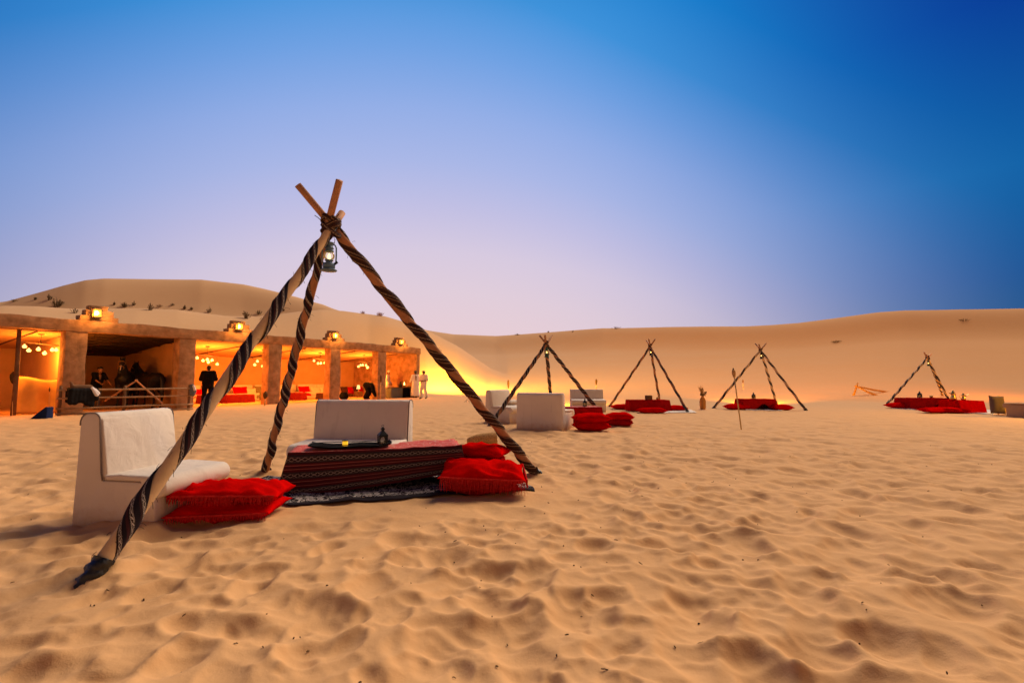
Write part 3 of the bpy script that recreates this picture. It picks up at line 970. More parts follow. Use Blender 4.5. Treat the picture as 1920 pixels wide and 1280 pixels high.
def prism(bm, poly, x0, x1, bev=0.0, seg=3):
    a = [bm.verts.new((x0, y, z)) for y, z in poly]; b = [bm.verts.new((x1, y, z)) for y, z in poly]
    n = len(poly)
    fs = [bm.faces.new(a), bm.faces.new(b[::-1])]
    for i in range(n): fs.append(bm.faces.new((a[i], b[i], b[(i + 1) % n], a[(i + 1) % n])))
    bmesh.ops.recalc_face_normals(bm, faces=fs)
    if bev:
        es = list({e for f in fs[:2] for e in f.edges})
        bmesh.ops.bevel(bm, geom=es, offset=bev, segments=seg, profile=0.5, affect='EDGES')
    return bm

def arc(cy, cz, r, a0, a1, n=5):
    return [(cy + r * math.cos(R(a0 + (a1 - a0) * k / n)), cz + r * math.sin(R(a0 + (a1 - a0) * k / n))) for k in range(n + 1)]

def seat(label, loc, rz, w, group, piping=True, cm=None, cat='chair', name='armless_floor_seat', hb=0.90, hs=0.43, dp=0.92):
    """white canvas floor seat; local front is -Y"""
    root = thing(name, label, cat, loc, rz, group)
    M_CANVAS = cm or globals()['M_CANVAS']
    b = dp / 2
    side = [(b, -0.03), (b - 0.02, hb - 0.10)] + arc(b - 0.095, hb - 0.075, 0.075, 10, 90, 4) + arc(b - 0.135, hb - 0.06, 0.06, 95, 170, 4) + \
           [(b - 0.235, hs + 0.03), (b - 0.25, hs - 0.035), (-b + 0.10, hs - 0.045), (-b + 0.07, hs - 0.09), (-b + 0.055, -0.03)]
    sharp(obj('seat_body', prism(NB(), side, -w / 2, w / 2, 0.018), M_CANVAS, root), 40)
    pad = [(b - 0.272, hs + 0.02), (b - 0.222, hb - 0.10), (b - 0.205, hb - 0.07), (b - 0.185, hb - 0.055), (b - 0.26, hb - 0.06), (b - 0.285, hb - 0.12), (b - 0.33, hs + 0.01)]
    pad = [(b - 0.21, hs - 0.01), (b - 0.16, hb - 0.05), (b - 0.185, hb - 0.03), (b - 0.208, hb - 0.06), (b - 0.282, hs - 0.01)]
    sharp(obj('backrest', prism(NB(), pad, -w / 2 + 0.014, w / 2 - 0.014, 0.012), M_CANVAS, root), 50)
    cu = [(b - 0.27, hs - 0.03), (b - 0.27, hs + 0.012)] + [(b - 0.40, hs + 0.018), (0, hs + 0.022), (-b + 0.16, hs + 0.012)] + arc(-b + 0.055, hs - 0.075, 0.083, 80, 265, 9) + [(-b + 0.10, hs - 0.155), (-b + 0.15, hs - 0.12), (-b + 0.20, hs - 0.035)]
    sharp(obj('seat_cushion', prism(NB(), cu, -w / 2 - 0.004, w / 2 + 0.004, 0.02), M_CANVAS, root), 50)
    if piping:
        for sg in (-1, 1):
            bm = NB()
            pts = [(sg * (w / 2 - 0.004), y, z) for y, z in side[1:-3]]
            tube(bm, pts, 0.0055, 6)
            obj('piping', bm, M_PIPING, root, True)
    return root

def cloth_over(name, L, D, h, top_mat, skirt_mat, front=None, flare=0.16, seed=1, res=0.05, lift=0.004, bunch=0.0):
    """cloth draped over a table L x D x h; front(u) = how far the -Y skirt reaches down there"""
    bm = NB(); uvl = bm.loops.layers.uv.verify()
    ex = h * 1.02
    def axis(half, lo, hi):
        inner = [-half + 2 * half * k / max(2, int(2 * half / res)) for k in range(max(2, int(2 * half / res)) + 1)]
        o1 = [-half - lo * (1 - k / 8) for k in range(8)]; o2 = [half + hi * (k + 1) / 8 for k in range(8)]
        return o1 + inner + o2
    us = axis(L / 2, ex, ex); vs = axis(D / 2, ex, ex)
    gv = {}
    for i, u in enumerate(us):
        for j, v in enumerate(vs):
            cu, cv = max(-L / 2, min(L / 2, u)), max(-D / 2, min(D / 2, v))
            dx, dy = u - cu, v - cv
            if dy < 0 and front: dy *= front(cu / L + 0.5)
            dist = math.hypot(dx, dy)
            drop = min(dist, h * 1.0) if dx * dy == 0 else min(h * 0.99, max(abs(dx), abs(dy)))
            wv = (0.016 * math.sin(u * 11 + seed) + 0.022 * noise.noise(Vector((u * 4.5, 1.7, seed)))) * (drop / h) if dy != 0 else 0.0
            wv2 = 0.018 * math.sin(v * 13 + seed * 2) * (drop / h) if dx != 0 else 0.0
            fl = flare
            x = cu + (math.copysign(fl * drop * (1.0 if dy == 0 else 0.9), dx) if dx else 0) + (math.copysign(wv2, dx) if dx else 0)
            y = cv + (math.copysign(fl * 0.35 * drop, dy) if dy else 0) + (math.copysign(wv, dy) if dy else 0)
            z = h - drop + lift + (0.006 + 0.03 * max(0.0, min(1.0, (u / L - 0.05) * 3)) * bunch) * (0.3 + noise.noise(Vector((u * 7, v * 9, seed)))) * (1 if dist == 0 else 0)
            if drop > h * 0.97: z = max(z, 0.012 + 0.01 * abs(math.sin(u * 9 + v * 7)))
            gv[(i, j)] = bm.verts.new((x, y, z))
    for i in range(len(us) - 1):
        for j in range(len(vs) - 1):
            q = [(i, j), (i + 1, j), (i + 1, j + 1), (i, j + 1)]
            f = bm.faces.new([gv[k] for k in q]); f.smooth = True
            uc, vc = (us[i] + us[i + 1]) / 2, (vs[j] + vs[j + 1]) / 2
            on_top = abs(uc) < L / 2 and abs(vc) < D / 2
            f.material_index = 0 if on_top else 1
            side = abs(uc) > L / 2 and abs(vc) < D / 2
            for lp, k in zip(f.loops, q):
                u_, v_ = us[k[0]], vs[k[1]]
                if on_top or not side: lp[uvl].uv = (u_, -v_ - D / 2)
                else: lp[uvl].uv = (v_, abs(u_) - L / 2)
    me = bpy.data.meshes.new(name); bm.to_mesh(me); bm.free()
    me.materials.append(top_mat); me.materials.append(skirt_mat)
    return me

def low_table(label, loc, rz, L, D, h, group=None):
    root = thing('low_table', label, 'table', loc, rz, group)
    obj('tabletop', box(NB(), (0, 0, h - 0.02), (L, D, 0.03), 0, 0.006), M_TIMBER, root)
    for sx in (-1, 1):
        for sy in (-1, 1):
            obj('leg', box(NB(), (sx * (L / 2 - 0.06), sy * (D / 2 - 0.06), (h - 0.035) / 2 - 0.03), (0.06, 0.06, h - 0.035 + 0.06), 0, 0.004), M_TIMBER, root)
    return root

def moroccan_lantern(label, loc, h=0.20, rz=0.3, lit=False, group=None):
    k = h / 0.30
    root = thing('candle_lantern', label, 'lantern', loc, rz, group)
    q = 0.056 * k
    obj('base', box(NB(), (0, 0, 0.008 * k), (2.3 * q, 2.3 * q, 0.016 * k), 0, 0.003 * k), M_BLACK_METAL, root)
    for a in range(4):
        Mx = Matrix.Rotation(PI / 2 * a, 4, 'Z')
        z0, z1 = 0.016 * k, 0.145 * k
        iw = 0.80 * q; zc = 0.088 * k
        bm = NB()
        # plate with an arched opening
        arcp = [(iw * math.cos(R(t)), zc + 1.1 * iw * math.sin(R(t))) for t in range(0, 181, 20)]
        inner = [(iw, z0)] + arcp + [(-iw, z0)]
        outer_ = [(q, z0), (q, zc), (q, zc + 0.35 * (z1 - zc)), (q, z1), (0.6 * q, z1), (0.2 * q, z1), (-0.2 * q, z1), (-0.6 * q, z1), (-q, z1), (-q, zc + 0.35 * (z1 - zc)), (-q, zc), (-q, z0)]
        for yv in (-q, -q + 0.005 * k):
            vi = [bm.verts.new(Mx @ Vector((x, yv, z))) for x, z in inner]; vo = [bm.verts.new(Mx @ Vector((x, yv, z))) for x, z in outer_]
            for i in range(len(inner) - 1): bm.faces.new((vi[i], vo[i], vo[i + 1], vi[i + 1]))
        pn = obj('arched_frame', bm, M_BLACK_METAL, root)
        bm = NB(); box(bm, (0, -q + 0.0025 * k, 0.08 * k), (1.7 * q, 0.0012 * k, 0.115 * k), 0, 0, Mx)
        obj('pane', bm, M_CLEAR, pn)
    for sx in (-1, 1):
        for sy in (-1, 1): obj('corner_post', box(NB(), (sx * q, sy * q, 0.08 * k), (0.010 * k, 0.010 * k, 0.135 * k)), M_BLACK_METAL, root)
    obj('roof', lathe(NB(), [(1.62 * q, 0.143 * k), (1.66 * q, 0.150 * k), (1.45 * q, 0.165 * k), (0.5 * q, 0.212 * k), (0.42 * q, 0.225 * k), (0.62 * q, 0.235 * k), (0.62 * q, 0.245 * k), (0.3 * q, 0.262 * k), (0, 0.27 * k)], 4, Matrix.Rotation(PI / 4, 4, 'Z')), M_BLACK_METAL, root)
    bm = NB(); tube(bm, [Vector((0.016 * k * math.cos(t), 0, 0.282 * k + 0.018 * k * math.sin(t))) for t in [i * PI / 6 for i in range(13)]], 0.003 * k, 5); obj('hanging_ring', bm, M_BLACK_METAL, root, True)
    bm = NB(); lathe(bm, [(0, 0.016 * k), (0.024 * k, 0.016 * k), (0.024 * k, 0.055 * k), (0, 0.056 * k)], 10); obj('candle', bm, M_CREAM, root, True)
    if lit:
        obj('flame', lathe(NB(), [(0, 0.056 * k), (0.006 * k, 0.064 * k), (0.005 * k, 0.076 * k), (0, 0.092 * k)], 6), M_FLAME, root)
    return root

def torch(label, base, top, group="bamboo garden torches", headlen=0.26, head_r=0.045, stem_r=0.012, head_m=None):
    root = thing('garden_torch', label, 'torch', base, 0, group)
    d = (top - base); L = d.length; d.normalize()
    A = -d * 0.12; H0 = d * (L - headlen)
    obj('bamboo_pole', tube(NB(), [A, d * (L * 0.5), H0], [stem_r * 1.1, stem_r, stem_r * 0.9], 8), M_BAMBOO, root, True)
    bm = NB(); prof = [(0.2, 0.0), (0.55, 0.12), (0.85, 0.35), (1.0, 0.6), (0.9, 0.85), (0.55, 1.0)]
    tube(bm, [H0 + d * headlen * z for _, z in prof], [head_r * r for r, _ in prof], 10)
    obj('woven_head', bm, head_m or M_WICKER_DARK, root, True)
    bm = NB(); tube(bm, [d * (L - 0.005), d * (L + 0.025), d * (L + 0.05)], [head_r * 0.4, head_r * 0.35, 0.003], 8)
    obj('wick_cap', bm, M_BLACK_METAL, root, True)
    return root

# ------------------------------------------------------------------ people
def fingers(caps, wrist, fdir, pdir, sc=1.0, curl=0.5):
    """palm and five fingers; fdir = direction of the fingers, pdir = the way the palm faces"""
    fdir = fdir.normalized(); pdir = (pdir - fdir * pdir.dot(fdir)).normalized(); side = fdir.cross(pdir)
    k0 = wrist + fdir * 0.085 * sc
    for o in (-0.026, 0.0, 0.026):
        caps.append((wrist + side * o * 0.7 * sc, 0.018 * sc, k0 + side * o * sc, 0.015 * sc))
    for o, ln in ((-0.030, 0.062), (-0.010, 0.078), (0.011, 0.072), (0.031, 0.054)):
        p = k0 + side * o * sc * 1.15
        q = p + (fdir * math.cos(curl * 0.5) + pdir * math.sin(curl * 0.5)) * ln * 0.55 * sc
        e = q + (fdir * math.cos(curl * 1.4) + pdir * math.sin(curl * 1.4)) * ln * 0.5 * sc
        caps.append((p, 0.0095 * sc, q, 0.009 * sc, 8)); caps.append((q, 0.009 * sc, e, 0.0075 * sc, 8))
    b = wrist + fdir * 0.025 * sc - side * 0.03 * sc
    q = b + (fdir * 0.7 - side * 0.6 + pdir * 0.4).normalized() * 0.045 * sc
    caps.append((b, 0.013 * sc, q, 0.011 * sc, 8)); caps.append((q, 0.011 * sc, q + (fdir * 0.9 + pdir * 0.4).normalized() * 0.03 * sc, 0.009 * sc, 8))

def joints(**kw):
    J = dict(pel=(0, 0, 0.95), chest=(0, 0.0, 1.30), neck=(0, 0.01, 1.46), head=(0, -0.02, 1.60),
             shL=(-0.185, 0, 1.41), elL=(-0.24, 0.03, 1.13), wrL=(-0.25, -0.06, 0.89), shR=(0.185, 0, 1.41), elR=(0.24, 0.03, 1.13), wrR=(0.25, -0.06, 0.89),
             hpL=(-0.09, 0, 0.92), knL=(-0.10, -0.02, 0.50), anL=(-0.10, 0.02, 0.09), toL=(-0.11, -0.16, 0.035), hpR=(0.09, 0, 0.92), knR=(0.10, -0.02, 0.50), anR=(0.10, 0.02, 0.09), toR=(0.11, -0.16, 0.035), face=(0, -1, -0.05))
    J.update(kw)
    return {k: Vector(v) for k, v in J.items()}

def person(label, loc, rz, J, skin, hair=None, group="people by the shelter", scale=1.0):
    root = thing('person', label, 'person', loc, rz, group)
    root.scale = (scale,) * 3
    c = []
    c.append((J['pel'], 0.125, J['chest'], 0.13)); 
    for o in (-0.07, 0.07):
        sd = Vector((o, 0, 0)); c.append((J['pel'] + sd, 0.10, J['chest'] + sd, 0.105))
    c.append((J['shL'], 0.062, J['shR'], 0.062)); c.append((J['chest'], 0.12, J['neck'] - (J['neck'] - J['chest']) * 0.2, 0.06))
    c.append((J['neck'] - (J['head'] - J['neck']) * 0.4, 0.055, J['head'], 0.055))
    f = J['face'].normalized(); up = (J['head'] - J['neck']).normalized(); sd = f.cross(up).normalized(); up = sd.cross(f)
    H = J['head']
    c.append((H + up * 0.025 + f * -0.012, 0.088, H + up * 0.03 + f * 0.012, 0.084)); c.append((H + up * 0.0 + f * 0.02, 0.075, H - up * 0.075 + f * 0.045, 0.042))
    c.append((H + up * 0.02 + f * 0.088, 0.011, H - up * 0.018 + f * 0.106, 0.015)); c.append((H - up * 0.045 + f * 0.078 - sd * 0.02, 0.011, H - up * 0.045 + f * 0.078 + sd * 0.02, 0.011))
    for s in (-1, 1): c.append((H + sd * s * 0.085 + up * 0.012, 0.014, H + sd * s * 0.088 - up * 0.025, 0.011)); c.append((H + sd * s * 0.034 + up * 0.026 + f * 0.066, 0.018, H + sd * s * 0.036 + up * 0.026 + f * 0.07, 0.016))
    for s in 'LR':
        c.append((J['sh' + s], 0.055, J['el' + s], 0.04)); c.append((J['el' + s], 0.042, J['wr' + s], 0.026))
        c.append((J['hp' + s], 0.088, J['kn' + s], 0.056)); c.append((J['kn' + s], 0.056, J['an' + s], 0.037))
        c.append((J['an' + s] - Vector((0, 0, 0.03)), 0.04, J['to' + s], 0.032))
        fd = J['wr' + s] - J['el' + s]
        fingers(c, J['wr' + s], fd, J.get('palm' + s, Vector((0.6 if s == 'L' else -0.6, -0.5, -0.1))), 1.0, 0.7)
    blob('body', c, skin, root, 0.0095, 2)
    if hair:
        blob('hair', [(H + up * 0.045 - f * 0.02, 0.094, H + up * 0.055 + f * 0.015, 0.083), (H + up * 0.02 - f * 0.035, 0.085, H - up * 0.045 - f * 0.03, 0.062)], hair, root, 0.014, 2)
    return root, (H, f, up, sd)

def shirt(root, J, m, add=0.02, hem=0.0, sleeve=1.0, name='shirt'):
    c = []
    pe = J['pel'] - Vector((0, 0, hem))
    for o in (-0.085, 0, 0.085):
        sd = Vector((o, 0, 0)); c.append((pe + sd * 0.9, 0.115 + add, J['chest'] + sd, 0.105 + add))
    c.append((J['shL'], 0.066 + add, J['shR'], 0.066 + add))
    for s in 'LR':
        c.append((J['sh' + s], 0.064 + add, J['el' + s], 0.05 + add))
        if sleeve > 0.5: c.append((J['el' + s], 0.05 + add, J['el' + s].lerp(J['wr' + s], 0.9), 0.034 + add))
    return blob(name, c, m, root, 0.016, 3)

def trousers(root, J, m, add=0.02, name='trousers'):
    c = [(J['hpL'] + Vector((0, 0, 0.05)), 0.10 + add, J['hpR'] + Vector((0, 0, 0.05)), 0.10 + add)]
    for s in 'LR':
        c.append((J['hp' + s], 0.092 + add, J['kn' + s], 0.064 + add)); c.append((J['kn' + s], 0.064 + add, J['an' + s] + Vector((0, 0, 0.0)), 0.048 + add))
    return blob(name, c, m, root, 0.015, 3)

def shoes(root, J, m):
    for s in 'LR':
        blob('shoe', [(J['an' + s] - Vector((0, -0.02, 0.035)), 0.047, J['to' + s], 0.036)], m, root, 0.012, 2)

def robe(root, J, m, top=None, hem=0.10, hem_r=0.17, name='robe'):
    c = []
    for o, g in ((-0.08, -0.5), (0, 0), (0.08, 0.5)):
        sd = Vector((o, 0, 0))
        c.append((J['pel'] + sd, 0.135, J['chest'] + sd * 0.9, 0.115))
        c.append((Vector((J['pel'].x + o * 1.3, J['pel'].y * 0.4, hem + hem_r * 0.6)), hem_r, J['pel'] + sd, 0.135))
    c.append((J['shL'], 0.078, J['shR'], 0.078))
    for s in 'LR':
        c.append((J['sh' + s], 0.078, J['el' + s], 0.066)); c.append((J['el' + s], 0.066, J['el' + s].lerp(J['wr' + s], 0.92), 0.056))
    o = blob(name, c, m, root, 0.017, 3)
    me = o.data
    for v in me.vertices:                       # level hem with soft pleats
        if v.co.z < hem: v.co.z = hem
        if v.co.z < 0.9:
            k = 1 + 0.05 * math.sin(9 * math.atan2(v.co.y, v.co.x)) * (0.9 - v.co.z)
            v.co.x *= k; v.co.y *= k
    return o

def horse(label, loc, rz, m, scale=1.0, head_turn=0.0, group="horses in the stall", blaze=True):
    root = thing('horse', label, 'horse', loc, rz, group); root.scale = (scale,) * 3
    T = Matrix.Translation((0, -0.62, 1.4)) @ Matrix.Rotation(head_turn, 4, 'Z') @ Matrix.Translation((0, 0.62, -1.4))
    h = lambda x, y, z: T @ Vector((x, y, z))
    c = [((0, 0.45, 1.20), 0.315, (0, -0.30, 1.19), 0.30), ((0, 0.50, 1.12), 0.27, (0, -0.35, 1.08), 0.27), ((0, 0.62, 1.26), 0.28, (0, 0.42, 1.25), 0.30), ((0, -0.36, 1.22), 0.28, (0, -0.52, 1.16), 0.24),
         ((0, -0.30, 1.40), 0.17, (0, -0.52, 1.42), 0.18),
         ((0, -0.50, 1.30), 0.23, h(0, -0.78, 1.62), 0.155), (h(0, -0.78, 1.62), 0.155, h(0, -0.98, 1.86), 0.115),
         (h(0, -1.00, 1.87), 0.105, h(0, -1.16, 1.72), 0.10), (h(0, -1.02, 1.80), 0.105, h(0, -1.16, 1.66), 0.085), (h(0, -1.16, 1.71), 0.092, h(0, -1.36, 1.48), 0.062), (h(0, -1.34, 1.50), 0.066, h(0, -1.41, 1.42), 0.058)]
    for s in (-1, 1):
        c += [(h(s * 0.062, -0.95, 1.94), 0.036, h(s * 0.075, -0.96, 2.02), 0.026), (h(s * 0.075, -0.96, 2.02), 0.026, h(s * 0.07, -0.97, 2.10), 0.008),
              (h(s * 0.085, -1.08, 1.80), 0.03, h(s * 0.088, -1.10, 1.79), 0.026),
              ((s * 0.15, -0.46, 1.12), 0.16, (s * 0.17, -0.44, 0.84), 0.095), ((s * 0.17, -0.44, 0.84), 0.088, (s * 0.165, -0.46, 0.50), 0.052), ((s * 0.165, -0.46, 0.50), 0.055, (s * 0.16, -0.45, 0.17), 0.034), ((s * 0.16, -0.45, 0.17), 0.042, (s * 0.16, -0.49, 0.08), 0.042), ((s * 0.16, -0.49, 0.08), 0.05, (s * 0.16, -0.50, 0.04), 0.058),
              ((s * 0.15, 0.60, 1.18), 0.21, (s * 0.175, 0.46, 0.84), 0.135), ((s * 0.175, 0.46, 0.84), 0.12, (s * 0.17, 0.76, 0.54), 0.06), ((s * 0.17, 0.76, 0.54), 0.058, (s * 0.165, 0.72, 0.18), 0.037), ((s * 0.165, 0.72, 0.18), 0.044, (s * 0.165, 0.67, 0.08), 0.044), ((s * 0.165, 0.67, 0.08), 0.05, (s * 0.165, 0.66, 0.04), 0.06)]
    blob('body', c, m, root, 0.022, 3)
    blob('tail', [((0, 0.88, 1.32), 0.05, (0, 0.97, 1.15), 0.07), ((0, 0.97, 1.15), 0.075, (0, 1.0, 0.70), 0.085), ((0, 1.0, 0.70), 0.085, (0, 0.98, 0.42), 0.03)], M_HAIR, root, 0.025, 2)
    blob('mane', [(h(0.03, -0.92, 1.98), 0.035, h(0.05, -0.72, 1.78), 0.05), (h(0.05, -0.72, 1.78), 0.05, (0.04, -0.46, 1.55), 0.045), (h(0.02, -0.98, 1.99), 0.03, h(0.0, -1.09, 1.87), 0.02)], M_HAIR, root, 0.018, 2)
    if blaze:
        bm = NB(); tube(bm, [h(0, -1.155, 1.79), h(0, -1.205, 1.75), h(0, -1.30, 1.635), h(0, -1.40, 1.515)], [0.014, 0.026, 0.024, 0.016], 8); obj('blaze', bm, M_BLAZE, root, True)
    bm = NB()
    def strap(z0, rr, tilt):
        ctr = h(0, -1.20 - tilt * 0.12, 1.66 - tilt * 0.15); ax = (h(0, -1.36, 1.48) - h(0, -1.0, 1.87)).normalized(); x, y = frame_of(ax)
        tube(bm, [ctr + (x * math.cos(a) + y * math.sin(a)) * rr for a in [i * PI / 8 for i in range(17)]], 0.009, 5)
    strap(0, 0.098, 0.3); strap(0, 0.125, -0.9)
    obj('halter', bm, M_CLAY, root, True)
    return root

def bz(x, y, rad=0.3):
    g = np.array([(x + rad * math.cos(a) * k, y + rad * math.sin(a) * k) for a in np.arange(0, 6.28, 0.8) for k in (0.3, 1)])
    return float(ground_h(g[:, 0], g[:, 1]).mean())
def GP(px, py, rad=0.3, dz=0.0):
    p = G(px, py)
    p.z = bz(p.x, p.y, rad) + dz
    return p

# ================================================================== the long mud shelter
P0 = Vector((-15.2, 16.7, 0)); DA = math.atan2(0.8545, 0.5195)
SD = Vector((math.cos(DA), math.sin(DA), 0)); ND = Vector((-math.sin(DA), math.cos(DA), 0))
def PV(s, t, z=0.0): return P0 + SD * s + ND * t + Vector((0, 0, z))
def s_of(px, t, py=712):
    q = ray(px, py); q = q.x / q.y
    a = P0 + ND * t
    return (q * a.y - a.x) / (SD.x - q * SD.y)
DEPTH = 6.0; S0, S1 = -6.5, 17.6; TOP = 3.26; OPEN = 2.84
shel = thing('mud_shelter', 'long low mud-walled shelter with square columns and lamplit orange bays below the dune', 'building', P0, DA)
rough = lambda c, s, seg=0.35, amp=0.03, seed=0.0: rough_box(NB(), c, s, seg, amp, seed)
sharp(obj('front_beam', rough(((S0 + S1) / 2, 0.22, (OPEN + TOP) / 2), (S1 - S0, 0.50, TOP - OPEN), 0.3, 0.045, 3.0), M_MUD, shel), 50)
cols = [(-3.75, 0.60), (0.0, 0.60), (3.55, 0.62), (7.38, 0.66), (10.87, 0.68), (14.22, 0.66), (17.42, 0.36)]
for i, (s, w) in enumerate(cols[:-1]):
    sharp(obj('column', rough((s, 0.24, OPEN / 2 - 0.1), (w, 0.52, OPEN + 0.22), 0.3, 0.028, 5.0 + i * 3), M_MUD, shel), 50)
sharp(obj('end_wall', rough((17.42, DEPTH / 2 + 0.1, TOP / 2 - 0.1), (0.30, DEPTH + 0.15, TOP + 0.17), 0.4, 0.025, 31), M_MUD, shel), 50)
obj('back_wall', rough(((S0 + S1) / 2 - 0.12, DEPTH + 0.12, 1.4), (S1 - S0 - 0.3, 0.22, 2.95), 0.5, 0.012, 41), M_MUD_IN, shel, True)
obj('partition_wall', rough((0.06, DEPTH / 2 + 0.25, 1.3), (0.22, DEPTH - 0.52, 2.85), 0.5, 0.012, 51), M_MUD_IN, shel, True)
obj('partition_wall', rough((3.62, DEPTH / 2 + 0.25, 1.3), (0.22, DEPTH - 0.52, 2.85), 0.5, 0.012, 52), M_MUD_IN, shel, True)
# sloping ceilings per bay, and the flat roof above them
def slab(s0, s1, z0, z1, m, name, th=0.05, t0=0.50, t1=DEPTH - 0.01):
    bm = NB(); vs = []
    for dz in (0, th):
        vs.append([bm.verts.new(v) for v in ((s0, t0, z0 + dz), (s1, t0, z0 + dz), (s1, t1, z1 + dz), (s0, t1, z1 + dz))])
    bm.faces.new(vs[0][::-1]); bm.faces.new(vs[1])
    for k in range(4): bm.faces.new((vs[0][k], vs[0][(k + 1) % 4], vs[1][(k + 1) % 4], vs[1][k]))
    return obj(name, bm, m, shel)
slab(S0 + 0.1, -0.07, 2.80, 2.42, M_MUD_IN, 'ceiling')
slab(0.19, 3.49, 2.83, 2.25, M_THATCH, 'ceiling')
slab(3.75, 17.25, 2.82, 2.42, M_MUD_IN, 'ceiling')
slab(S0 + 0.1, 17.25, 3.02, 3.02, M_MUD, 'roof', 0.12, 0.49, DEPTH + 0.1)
for s in (-2.5, -0.9, 6.4, 9.4, 12.6, 16.0):
    bm = NB(); tube(bm, [(s, 0.52, 2.79), (s, DEPTH - 0.05, 2.41)], 0.03, 8); obj('rafter', bm, M_TIMBER, shel, True)
bm = NB()
for k in range(26):
    a = rnd.uniform(0.3, 3.3); y = rnd.uniform(0.6, 5.5); z = 2.80 - 0.55 * (y - 0.5) / 5.5 - 0.03
    l = rnd.uniform(0.5, 1.3); an = rnd.uniform(-0.5, 0.5)
    tube(bm, [(a - l / 2 * math.cos(an), y - l / 2 * math.sin(an), z), (a, y, z - rnd.uniform(0.01, 0.12)), (a + l / 2 * math.cos(an), y + l / 2 * math.sin(an), z)], 0.02, 5)
obj('palm_matting', bm, M_THATCH, shel)['kind'] = 'stuff'
# stepped lamp niches on the parapet
lamp_s = [s_of(180, 0.1, 585), s_of(446, 0.1, 612), s_of(626, 0.1, 629), s_of(750, 0.1, 642)]
lamp_words = ['roof lantern nearest the dark horse stall on a stepped mud block', 'roof lantern above the man in black on a mud block', 'roof lantern above the bays with red floor tables', 'roof lantern closest to the end wall by the yellow-lit sand']
for i, s in enumerate(lamp_s):
    b_ = s + 0.12
    bm = rough((b_, 0.26, TOP + 0.08), (1.12, 0.44, 0.20), 0.25, 0.03, 61 + i)
    rough_box(bm, (b_, 0.28, TOP + 0.28), (0.82, 0.38, 0.24), 0.22, 0.03, 71 + i)
    rough_box(bm, (b_ - 0.03, 0.30, TOP + 0.47), (0.56, 0.32, 0.18), 0.2, 0.03, 81 + i)
    sharp(obj('lamp_block', bm, M_MUD, shel), 50)
    L = thing('roof_lantern', lamp_words[i], 'lantern', PV(s - 0.03, -0.07, TOP + 0.12), DA, 'lanterns along the shelter roof')
    w, h = 0.18, 0.31
    for sx in (-1, 1):
        for sy in (-1, 1): obj('corner_post', box(NB(), (sx * w / 2, sy * w / 2, h / 2), (0.022, 0.022, h)), M_BRASS, L)
    for z in (0.0, h): obj('top_plate' if z else 'base_plate', box(NB(), (0, 0, z), (w + 0.05, w + 0.05, 0.03)), M_BLACK_METAL, L)
    for a in range(4):
        Mx = Matrix.Rotation(a * PI / 2, 4, 'Z')
        obj('glass_pane', box(NB(), (0, -w / 2 + 0.002, h / 2), (w - 0.03, 0.004, h - 0.035), 0, 0, Mx), M_LANTERN_GLASS, L)
        obj('glazing_bar', box(NB(), (0.05, -w / 2 - 0.006, h / 2), (0.014, 0.01, h - 0.04), 0, 0, Mx), M_BRASS, L)
    obj('bulb', lathe(NB(), [(0, 0.06), (0.04, 0.08), (0.062, 0.15), (0.05, 0.22), (0, 0.25)], 12), emit("roof_lamp_bulb", (1.0, 0.72, 0.30), 6.0), L, True)
    ld = bpy.data.lights.new("lantern_light", 'POINT'); ld.energy = 70; ld.color = (1.0, 0.42, 0.08); ld.shadow_soft_size = 0.1
    lo = bpy.data.objects.new("lantern_light", ld); COL.objects.link(lo); lo.parent = L; lo.location = (0, -w / 2 - 0.16, h / 2)

